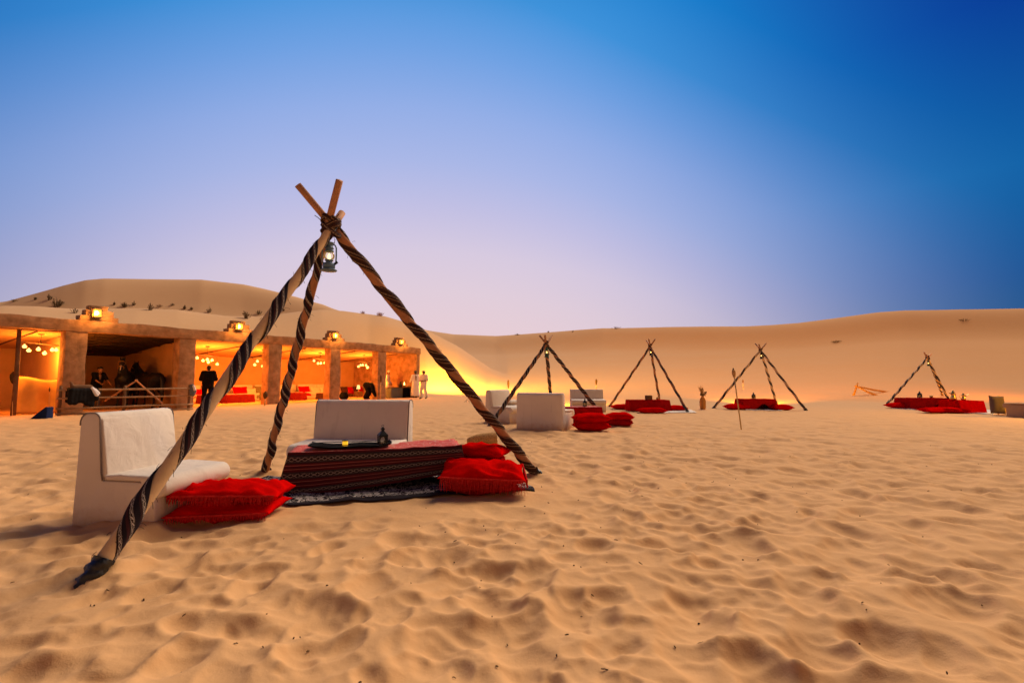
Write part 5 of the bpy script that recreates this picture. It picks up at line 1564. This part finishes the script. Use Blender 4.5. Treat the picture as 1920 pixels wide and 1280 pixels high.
# red cushions of the near group
def red(px, py, rz, w, d, h, label, z=0.0, **kw):
    p = G(px, py, z) if z else G(px, py)
    p.z = bz(p.x, p.y, 0.25) + z
    return cushion(label, p, rz, w, d, h, group='red floor cushions', **kw)
red(434, 968, R(5), 0.82, 0.52, 0.15, 'lower red cushion of the pair beside the white armless chair', 0.0, seed=2, tilt=(R(0), R(-1)), fringe='f', fdrop=0.05, wr=0.02, n=22)
p = G(435, 966); p.z = bz(p.x, p.y, .3) + 0.115
cushion('upper red fringed cushion of the pair beside the white armless chair', p + Vector((0.0, 0.03, 0)), R(9), 0.84, 0.54, 0.16, 5, M_RED, 'fl', 'red floor cushions', (R(-3), R(2)), wr=0.032, n=22, fdrop=0.07)
p = G(905, 922); z0 = bz(p.x, p.y, .3)
cushion('dark red cushion at the bottom of the stack right of the striped table', Vector((p.x, p.y + 0.05, z0)), R(3), 0.76, 0.58, 0.15, 8, M_RED_DEEP, '', 'red floor cushions', n=22, wr=0.02)
cushion('big red fringed cushion on top of the dark one right of the striped table', Vector((p.x, p.y + 0.0, z0 + 0.12)), R(3), 0.88, 0.64, 0.19, 9, M_RED, 'fr', 'red floor cushions', (R(5), R(3)), n=26, wr=0.032, fdrop=0.13)
p2 = G(905, 868, 0.0); p2 = Vector((p.x - 0.02, p.y + 0.62, bz(p.x, p.y + 0.6, .3)))
cushion('lower red cushion of the back stack behind the fringed one', p2, R(-4), 0.62, 0.50, 0.17, 11, M_RED, '', 'red floor cushions', n=20)
cushion('middle dark red cushion of the back stack behind the fringed one', p2 + Vector((-0.02, 0.0, 0.13)), R(6), 0.58, 0.50, 0.16, 12, M_RED_DEEP, '', 'red floor cushions', n=20)
cushion('pointed red cushion topping the back stack next to the table corner', p2 + Vector((-0.02, -0.02, 0.25)), R(-12), 0.58, 0.52, 0.16, 13, M_RED, '', 'red floor cushions', (R(-3), R(3)), n=20)

# woven basket lying on the sand
p = GP(908, 833, 0.2)
r = thing('woven_basket', 'woven wicker basket lying on its side behind the red cushions', 'basket', p + Vector((0, -0.1, 0.085)), R(10), rot=(0, R(86), R(10)))
r.scale = (0.74, 0.74, 0.95)
prof = [(0.145, 0.22), (0.15, 0.15), (0.148, 0.0), (0.135, -0.12), (0.10, -0.22), (0.06, -0.30), (0, -0.32)]
bm = NB()
N = 44
rows = []
zz = np.linspace(0.22, -0.31, 34)
for i, z in enumerate(zz):
    rr = np.interp(z, [-0.32, -0.30, -0.22, -0.12, 0, 0.15, 0.22], [0.0, 0.06, 0.10, 0.135, 0.148, 0.15, 0.145])
    rows.append([bm.verts.new(((rr + 0.008 * math.sin(i * PI) + (0.007 if (i + k // 2) % 2 else -0.004)) * math.cos(2 * PI * k / N), (rr + (0.007 if (i + k // 2) % 2 else -0.004)) * math.sin(2 * PI * k / N), z)) for k in range(N)])
for a, b in zip(rows, rows[1:]):
    for k in range(N): bm.faces.new((a[k], a[(k + 1) % N], b[(k + 1) % N], b[k]))
bm.faces.new(rows[-1][::-1])
o = obj('basket_wall', bm, M_WICKER, r, False); md = o.modifiers.new('t', 'SOLIDIFY'); md.thickness = 0.012
bm = NB(); tube(bm, [(0.147 * math.cos(a), 0.147 * math.sin(a), 0.225) for a in [i * PI / 12 for i in range(25)]], 0.012, 6, False); obj('basket_rim', bm, M_WICKER, r, True)

# ================================================================== second group
fs = [G(918, 799), G(1136, 788), G(1036, 778)]
tripod('second tripod standing over white sofas and a red-topped table', fs, W(1024, 643, 13.5), [0.32, 0.28, 0.30],
       [st(WEAVE_POLE, M_BROWN_WRAP, 0.052, 0.40, 0.28, 0.5), st(WEAVE_POLE, M_BROWN_WRAP, 0.052, 0.36, 0.27, 1.5), st(WEAVE_POLE, M_BROWN_WRAP, 0.052, 0.4, 0.30, 2.5)], False, 11, 0.85)
kerosene_lantern('green storm lantern hanging in the second tripod', W(1025, 645, 13.45), 0.28, M_GREEN_METAL, True, 0.2, 0.05)
g2 = 'white canvas seats at the second table'
p = GP(1018, 808); seat('white canvas chair with its back to the viewer at the second table', p + Vector((0.10, 0.52, 0)), R(180 - 24), 1.12, g2, False, hb=0.84)
p = GP(950, 795); seat('white canvas chair left of the second tripod foot with grey bundles on it', p + Vector((0.02, 0.65, 0)), R(52), 0.85, g2, False, hb=0.88)
p = GP(1104, 772); seat('white canvas sofa at the far side of the second table facing the viewer', p + Vector((0.0, 0.25, 0)), R(-2), 1.22, g2, False, hb=0.80, cat='sofa', name='floor_sofa')
q = GP(963, 790); cushion('grey bolster on the seat of the chair left of the second tripod', Vector((q.x - 0.02, q.y + 0.35, q.z + 0.43)), R(40), 0.5, 0.4, 0.16, 31, M_CANVAS, '', None, cat='cushion', n=12)
cushion('grey cushion pushed against the front of the left chair', Vector((q.x + 0.22, q.y + 0.10, q.z)), R(20), 0.55, 0.45, 0.26, 32, M_JEANS, '', None, cat='cushion', n=12)
p = GP(1090, 793)
low_table('dark low table under the red cloth in the second group', p + Vector((0, 0.25, 0)), R(8), 1.0, 0.55, 0.42, 'dark low tables under red cloths')
tag(obj('tablecloth', cloth_over('tablecloth2', 1.06, 0.60, 0.42, M_REDTOP, M_RED_DEEP, None, 0.10, 4), loc=p + Vector((0, 0.25, 0)), rot=(0, 0, R(8))), 'deep red cloth with pale stripes on the table of the second group', 'tablecloth')
for i, z in enumerate((0.0, 0.17)):
    p = GP(1113, 810); cushion(['lower red cushion of the near stack by the second table', 'upper red cushion of the near stack by the second table'][i], p + Vector((0, 0.32, z)), R(2 + i * 4), 0.82, 0.62, 0.22, 41 + i, M_RED, '', 'red floor cushions', n=14)
    p = GP(1166, 800); cushion(['lower red cushion beside the right foot of the second tripod', 'upper red cushion beside the right foot of the second tripod'][i], p + Vector((0, 0.3, z * 0.8)), R(-12 + i * 8), 0.70, 0.56, 0.20, 43 + i, M_RED if i else M_RED_DEEP, '', 'red floor cushions', n=14)

# ================================================================== far groups
def far_tripod(label, f, ap, Y, seed, enamel, lan_label, exts=(0.34, 0.32, 0.30), under=None, hh=0.26):
    u = under or M_CREAM_WRAP
    tripod(label, f, W(ap[0], ap[1], Y), exts, [st(WEAVE_POLE, u, 0.048, 0.62, 0.30, 0.5 + seed), st(WEAVE_POLE, u, 0.048, 0.62, 0.32, 1.2 + seed), st(WEAVE_POLE, u, 0.048, 0.6, 0.30, 2.3 + seed)], False, seed, 0.86)
    kerosene_lantern(lan_label, W(ap[0] + 1, ap[1] + 2, Y - 0.1), hh, enamel, True, 0.3, 0.04)
far_tripod('third tripod over the red table with a white rug edge', [G(1143, 762), G(1290, 773), G(1239, 763)], (1219, 648), 19.0, 17, M_BLACK_METAL, 'black storm lantern hanging in the third tripod', under=M_BROWN_WRAP)
far_tripod('fourth tripod behind the leaning bamboo torch', [G(1338, 765), G(1511, 769), G(1457, 760)], (1426, 655), 19.8, 23, M_BLACK_METAL, 'black storm lantern hanging in the fourth tripod')
far_tripod('fifth tripod rightmost over the two red tables', [G(1659, 762), G(1783, 757), G(1772, 752)], (1739, 670), 22.5, 29, M_GREEN_METAL, 'green storm lantern hanging in the fifth tripod')

def far_table(px0, px1, py, D, h, label, m, dark=False, rz=0.0, front=None):
    a, b = GP(px0, py), GP(px1, py)
    L = b.x - a.x
    c = (a + b) / 2 + Vector((0, D / 2 + 0.05, 0)); c.z = bz(c.x, c.y, 0.5)
    low_table('dark low table beneath the ' + label[:48].rsplit(' ',1)[0], c, rz, L - 0.16, D - 0.08, h, 'dark low tables under red cloths')
    tag(obj('tablecloth', cloth_over('far_cloth', L - 0.10, D, h, m, m, front, 0.12, px0), loc=c, rot=(0, 0, rz)), label, 'tablecloth', None)
    return c, L
c3, L3 = far_table(1180, 1260, 771, 0.7, 0.40, 'deep red cloth over the low table of the third group', M_RED_DEEP)
c4, L4 = far_table(1393, 1459, 768, 0.7, 0.40, 'red cloth lifted at the front of the fourth group table', M_RED_DEEP, front=lambda u: 1.0 - 0.55 * math.exp(-((u - 0.62) / 0.2) ** 2))
c5, L5 = far_table(1708, 1790, 767, 0.8, 0.42, 'dull red cloth on the left table of the fifth group', M_RED_DEEP, front=lambda u: 1.0 - 0.6 * math.exp(-((u - 0.75) / 0.2) ** 2))
c6, L6 = far_table(1800, 1852, 774, 0.8, 0.42, 'bright scarlet cloth on the right table of the fifth group', M_RED)
def flat(px, py, w, label, rz=0.0, d=0.6, h=0.2, seed=50, m=None, dy=0.0):
    p = GP(px, py); cushion(label, p + Vector((0, dy, 0)), rz, w, d, h, seed, m or M_RED, '', 'red floor cushions', n=12)
flat(1172, 768, 0.95, 'flat red cushion at the left end of the third group table', seed=51, dy=0.3)
flat(1222, 774, 1.0, 'flat red cushion in front of the third group table', seed=52)
flat(1271, 770, 0.75, 'flat red cushion at the right end of the third group table', seed=53, dy=0.2)
flat(1385, 768, 0.85, 'flat red cushion left of the fourth group table', seed=54, dy=0.2, h=0.22)
flat(1472, 769, 0.75, 'flat red cushion right of the fourth group table', seed=55, dy=0.25, h=0.22)
flat(1702, 766, 1.25, 'long flat red cushion left of the fifth group tables', seed=56, h=0.24, dy=0.2)
flat(1768, 774, 1.5, 'long red cushion in front of the two fifth group tables', seed=57, h=0.2)
flat(1886, 771, 0.6, 'small red cushion between the pale seats at the right edge', seed=58)
for (pts, lab, sd_) in (([(1215, 774), (1308, 774), (1296, 769), (1215, 768)], 'white rug under the third group table', 61), ([(1398, 769), (1468, 770), (1470, 763), (1400, 763)], 'white rug under the fourth group table', 62), ([(1672, 766), (1862, 777), (1865, 768), (1690, 761)], 'white rug under the fifth group tables', 63)):
    o = obj('floor_rug', draped_sheet([G(*q) for q in pts], 30, 12, 0.012, 0.008, sd_, M_WHITE_RUG), M_WHITE_RUG); md = o.modifiers.new('t', 'SOLIDIFY'); md.thickness = 0.02
    tag(o, lab, 'rug')
moroccan_lantern('black candle lantern on the fourth group table', c4 + Vector((-0.05, 0, 0.415)), 0.26, 0.2, False, 'candle lanterns on the low tables')
moroccan_lantern('black candle lantern on the dull red fifth group table', c5 + Vector((-0.1, 0, 0.435)), 0.28, 0.3, False, 'candle lanterns on the low tables')
moroccan_lantern('black candle lantern on the second group table', GP(1092, 793) + Vector((0.1, 0.2, 0.435)), 0.22, 0.1, False, 'candle lanterns on the low tables')
o = tag(obj('wooden_box', box(NB(), (0, 0, 0.08), (0.22, 0.18, 0.16), 0.2, 0.01), M_TIMBER, loc=c3 + Vector((0.05, 0, 0.412))), 'small dark wooden box on the third group table', 'box')
tag(obj('tea_glass', lathe(NB(), [(0, 0), (0.04, 0), (0.05, 0.09), (0.045, 0.09), (0, 0.01)], 12), M_BRASS, None, True, loc=c3 + Vector((0.38, 0.0, 0.412))), 'small gleaming cup right of the wooden box', 'cup')
tag(obj('tea_glass', lathe(NB(), [(0, 0), (0.05, 0), (0.06, 0.08), (0.05, 0.08), (0, 0.01)], 12), M_BRASS, None, True, loc=c5 + Vector((0.28, -0.1, 0.435))), 'small gleaming cup right of the candle lantern on the fifth group table', 'cup')
def coffee_pot(label, loc, k, rz):
    r = thing('coffee_pot', label, 'coffee pot', loc, rz, 'brass coffee pots on the scarlet table')
    obj('pot_body', lathe(NB(), [(0, 0), (0.075 * k, 0), (0.085 * k, 0.05 * k), (0.05 * k, 0.13 * k), (0.045 * k, 0.16 * k), (0.062 * k, 0.20 * k), (0.05 * k, 0.22 * k), (0.02 * k, 0.27 * k), (0.008 * k, 0.30 * k), (0, 0.31 * k)], 16), M_BRASS, r, True)
    bm = NB(); tube(bm, [Vector(q) * k for q in ((-0.06, 0, 0.17), (-0.12, 0, 0.20), (-0.18, 0, 0.235), (-0.20, 0, 0.215))], [0.024 * k, 0.018 * k, 0.012 * k, 0.004 * k], 8); obj('spout', bm, M_BRASS, r, True)
    bm = NB(); tube(bm, [Vector(q) * k for q in ((0.055, 0, 0.20), (0.11, 0, 0.20), (0.13, 0, 0.13), (0.10, 0, 0.06), (0.07, 0, 0.05))], 0.008 * k, 6); obj('handle', bm, M_BRASS, r, True)
coffee_pot('taller brass coffee pot on the scarlet table', c6 + Vector((-0.22, 0.05, 0.435)), 1.15, R(20))
coffee_pot('shorter brass coffee pot on the scarlet table', c6 + Vector((0.05, -0.05, 0.435)), 0.85, R(160))
# pale seats at the right edge
p = GP(1872, 778)
cushion('grey upright floor cushion standing on edge beside the scarlet table', p + Vector((0, 0.1, 0.02)), R(-8), 0.44, 0.60, 0.20, 71, mat("grey_brown_cloth", (0.17, 0.12, 0.09), 0.9, 0.12, 5), '', None, (R(82), R(4)), n=14)
bpy_last = COL.objects[-1]; bpy_last.location.z += 0.30
cushion('ochre upright floor cushion leaning behind the grey one', p + Vector((0.26, 0.35, 0.30)), R(10), 0.40, 0.62, 0.22, 72, M_TARP, '', None, (R(76), R(-6)), n=14)
p = GP(1915, 785); seat('pale canvas chair at the right edge turned away from the viewer', p + Vector((0.98, 0.55, 0)), R(180 + 8), 0.95, None, False, M_ORANGE_LIT_CANVAS, hb=0.74, hs=0.42)
cushion('black cushion on top of the pale chair at the right edge', p + Vector((0.98, 0.35, 0.72)), R(8), 0.55, 0.30, 0.14, 73, M_BLACK, '', None, n=10)

# torches, urn, dead wood
a = GP(1390, 805, 0.1); torch('leaning bamboo torch standing alone in the open sand', a, W(1375, 693, a.y + 0.2), headlen=0.20, head_r=0.045, stem_r=0.015, head_m=M_WICKER)
a = GP(714, 749, 0.1); torch('bamboo torch in front of the fifth shelter column', a, W(714, 704, a.y), headlen=0.40, head_r=0.06, stem_r=0.02)
a = GP(496, 761, 0.1); torch('short torch with a dark pear-shaped head by the thick column', a, W(498, 735, a.y), headlen=0.30, head_r=0.10, stem_r=0.025)
a = GP(954, 752, 0.1); torch('bamboo torch standing behind the left seat of the second group', a, W(953, 713, a.y), headlen=0.45, head_r=0.06, stem_r=0.02)
a = Vector((W(1118, 748, 34).x, 34, 0)); a.z = surf(a.x, a.y); torch('bamboo torch on the dune slope between the second and third tripods', a, W(1118, 711, a.y), headlen=0.40, head_r=0.08, stem_r=0.02)
a = Vector((W(1394, 740, 33).x, 33, 0)); a.z = surf(a.x, a.y); torch('small torch on the dune slope behind the fourth tripod', a, W(1393, 712, a.y), headlen=0.22, head_r=0.05, stem_r=0.014)

p = GP(1318, 767)
r = thing('clay_urn', 'slender orange clay urn holding dry plumes in the open sand', 'urn', p)
obj('urn_body', lathe(NB(), [(0, -0.03), (0.10, -0.03), (0.115, 0.15), (0.12, 0.30), (0.10, 0.40), (0.05, 0.47), (0.045, 0.50), (0.06, 0.52), (0.04, 0.52), (0, 0.45)], 18), M_CLAY, r, True)
r = thing('dry_plumes', 'bunch of dry plumes and dark leaves stuck in the clay urn', 'plant', p + Vector((0, 0, 0.50)))
bm = NB()
for k in range(26):
    an = rnd.uniform(0, 2 * PI); sp_ = rnd.uniform(0.02, 0.14); hh = rnd.uniform(0.25, 0.46)
    tube(bm, [(0, 0, 0), (math.cos(an) * sp_ * 0.4 - 0.03, math.sin(an) * sp_ * 0.4, hh * 0.6), (math.cos(an) * sp_ - 0.06, math.sin(an) * sp_, hh)], [0.004, 0.012, 0.002], 4)
obj('plumes', bm, M_DRY, r)
bm = NB()
for k in range(40):
    an = rnd.uniform(0, 2 * PI); d_ = rnd.uniform(0.03, 0.15); z = rnd.uniform(0.02, 0.2)
    c = Vector((math.cos(an) * d_ + 0.02, math.sin(an) * d_, z)); s_ = 0.05
    v1 = Vector((rnd.uniform(-1, 1), rnd.uniform(-1, 1), rnd.uniform(-1, 1))).normalized() * s_; v2 = v1.cross(Vector((rnd.random(), 0.3, 0.7))).normalized() * s_ * 0.5
    vs = [bm.verts.new(c - v1), bm.verts.new(c + v2), bm.verts.new(c + v1), bm.verts.new(c - v2)]; bm.faces.new(vs)
obj('dark_leaves', bm, M_SHRUB, r)

p = Vector((W(1606, 752, 27).x, 27, 0)); p.z = surf(p.x, p.y)
r = thing('driftwood_frame', 'three sand-coloured bare poles leaning together near the fifth tripod', 'pole frame', p)
tt = W(1606, 724, 27) - p
for (px, Y, e) in ((1600, 26.8, 0.25), (1646, 26.5, 0.0), (1668, 28, 0.12)):
    q = W(px, 752, Y); q.z = surf(q.x, q.y) - 0.05; q -= p
    bm = NB(); d_ = (tt - q).normalized(); tube(bm, [q, q.lerp(tt, 0.5) + Vector((0, 0, -0.03)), tt + d_ * e], [0.06, 0.055, 0.04], 7); obj('pole', bm, mat("sandy_wood", (0.42, 0.22, 0.08), 0.9, 0.15, 6), r, True)

# ================================================================== shrubs on the dunes
def hit(px, py):
    d = ray(px, py); t = 20.0
    while t < 170:
        q = Vector((0, 0, CAM_H)) + d * t
        if q.z < surf(q.x, q.y): return q
        t += 0.25
    return None
SHR = [(28, 566, 12, 5, 'low tuft of dry scrub on the left dune edge'), (66, 563, 5, 6, 'tiny scrub left of the tall bush on the dune'), (92, 563, 9, 12, 'pale dry bush behind the dark bush above the shelter'), (106, 576, 17, 20, 'darkest bushy shrub on the sand left of the first roof lantern'),
       (140, 588, 12, 10, 'half buried shrub just left of the first roof lantern'), (214, 573, 4, 8, 'single spindly twig right of the first roof lantern'), (233, 577, 12, 12, 'spiky shrub second right of the first roof lantern'), (251, 574, 7, 9, 'thin pale shrub beside the spiky one'),
       (281, 582, 11, 16, 'dark upright shrub in the middle of the dune row'), (299, 577, 11, 7, 'low brown shrub right of the dark upright one'), (323, 574, 8, 6, 'small round shrub on the dune row'), (346, 580, 6, 9, 'small pointed shrub, left of a matching pair'), (359, 582, 6, 8, 'small pointed shrub, right of a matching pair'),
       (392, 586, 10, 14, 'upright dark shrub on the ridge line'), (462, 597, 17, 20, 'large pale-tipped shrub right of the second roof lantern'), (486, 590, 13, 12, 'dark shrub just behind the front tripod pole'), (531, 583, 6, 7, 'tiny shrub between two tripod poles'),
       (680, 588, 14, 8, 'reddish low shrub on the skyline left of the larger one'), (712, 591, 20, 11, 'larger reddish shrub on the skyline under the tripod pole'), (1156, 616, 24, 6, 'dark low scrub on the far skyline'), (970, 628, 12, 4, 'faint scrub at the skyline dip'), (1028, 623, 6, 5, 'speck of scrub on the skyline right of the second tripod top'),
       (1568, 642, 18, 5, 'dark scrub patch on the right dune face'), (1808, 602, 16, 5, 'scrub patch high on the right dune'), (1074, 622, 5, 3, 'speck of scrub below the far skyline')]
M_SHRUB_R = mat("reddish_scrub", (0.22, 0.10, 0.04), 0.9, 0.4, 9)
for k, (px, py, w, h_, lab) in enumerate(SHR):
    q = None
    for dy in range(0, 16):
        q = hit(px, py + dy)
        if q is not None: break
    if q is None: continue
    dist = q.length; ww = w * dist / 980; hh = h_ * dist / 1250
    g = random.Random(100 + k); bm = NB()
    for t_ in range(g.randint(18, 44)):
        an = g.uniform(0, 2 * PI); f = g.random() ** 0.7
        bx, by = math.cos(an) * ww * 0.18 * f, math.sin(an) * ww * 0.18 * f
        tx, ty = math.cos(an) * ww * 0.5 * f, math.sin(an) * ww * 0.5 * f
        zt = hh * (1.05 - 0.55 * f) * g.uniform(0.6, 1.1)
        rr = 0.006 * dist / 40 + 0.004
        tube(bm, [(bx, by, -0.15), (bx * 0.5 + tx * 0.5, by * 0.5 + ty * 0.5, zt * 0.65), (tx, ty, zt)], [rr * 1.2, rr, rr * 0.4], 3)
        for l_ in range(4):
            f2 = g.uniform(0.35, 1); c = Vector((bx + (tx - bx) * f2, by + (ty - by) * f2, zt * f2)); s_ = hh * g.uniform(0.05, 0.12) + 0.01
            v1 = Vector((g.uniform(-1, 1), g.uniform(-1, 1), g.uniform(-0.2, 1))).normalized() * s_; v2 = v1.cross(Vector((g.random(), 0.3, 0.7))).normalized() * s_ * 0.4
            bm.faces.new([bm.verts.new(c - v1), bm.verts.new(c + v2), bm.verts.new(c + v1), bm.verts.new(c - v2)])
    o = obj('desert_shrub', bm, M_SHRUB_R if 'reddish' in lab or 'brown' in lab else M_SHRUB, loc=(q.x, q.y, surf(q.x, q.y)))
    tag(o, lab, 'shrub', 'shrubs on the dunes')

# ------------------------------------------------------------------ litter on the sand: twigs, droppings, bark crumbs
bm = NB()
g = random.Random(77)
for k in range(230):
    r_ = 1.9 + 10 * g.random() ** 1.25; a_ = g.uniform(-0.8, 0.85)
    x_, y_ = r_ * math.sin(a_), r_ * math.cos(a_)
    z_ = gz(x_, y_); an = g.uniform(0, PI); l = g.choice((0.003, 0.004, 0.004, 0.005, 0.006, 0.007, 0.009, 0.015)); th = g.uniform(0.002, 0.0042) if l < 0.01 else 0.0025
    dv = Vector((math.cos(an), math.sin(an), g.uniform(-0.2, 0.3))) * l
    c = Vector((x_, y_, z_ + 0.004)); mid = c + Vector((g.uniform(-0.3, 0.3) * l, g.uniform(-0.3, 0.3) * l, 0.002))
    tube(bm, [c - dv, mid, c + dv * 0.9], [th * 0.7, th, th * 0.6], 5)
o = obj('sand_litter', bm, mat("litter", (0.045, 0.022, 0.012), 0.9, 0.4, 30), None, True)
tag(o, 'scattered dark twigs and crumbs lying on the trodden sand', 'litter', None, 'stuff')
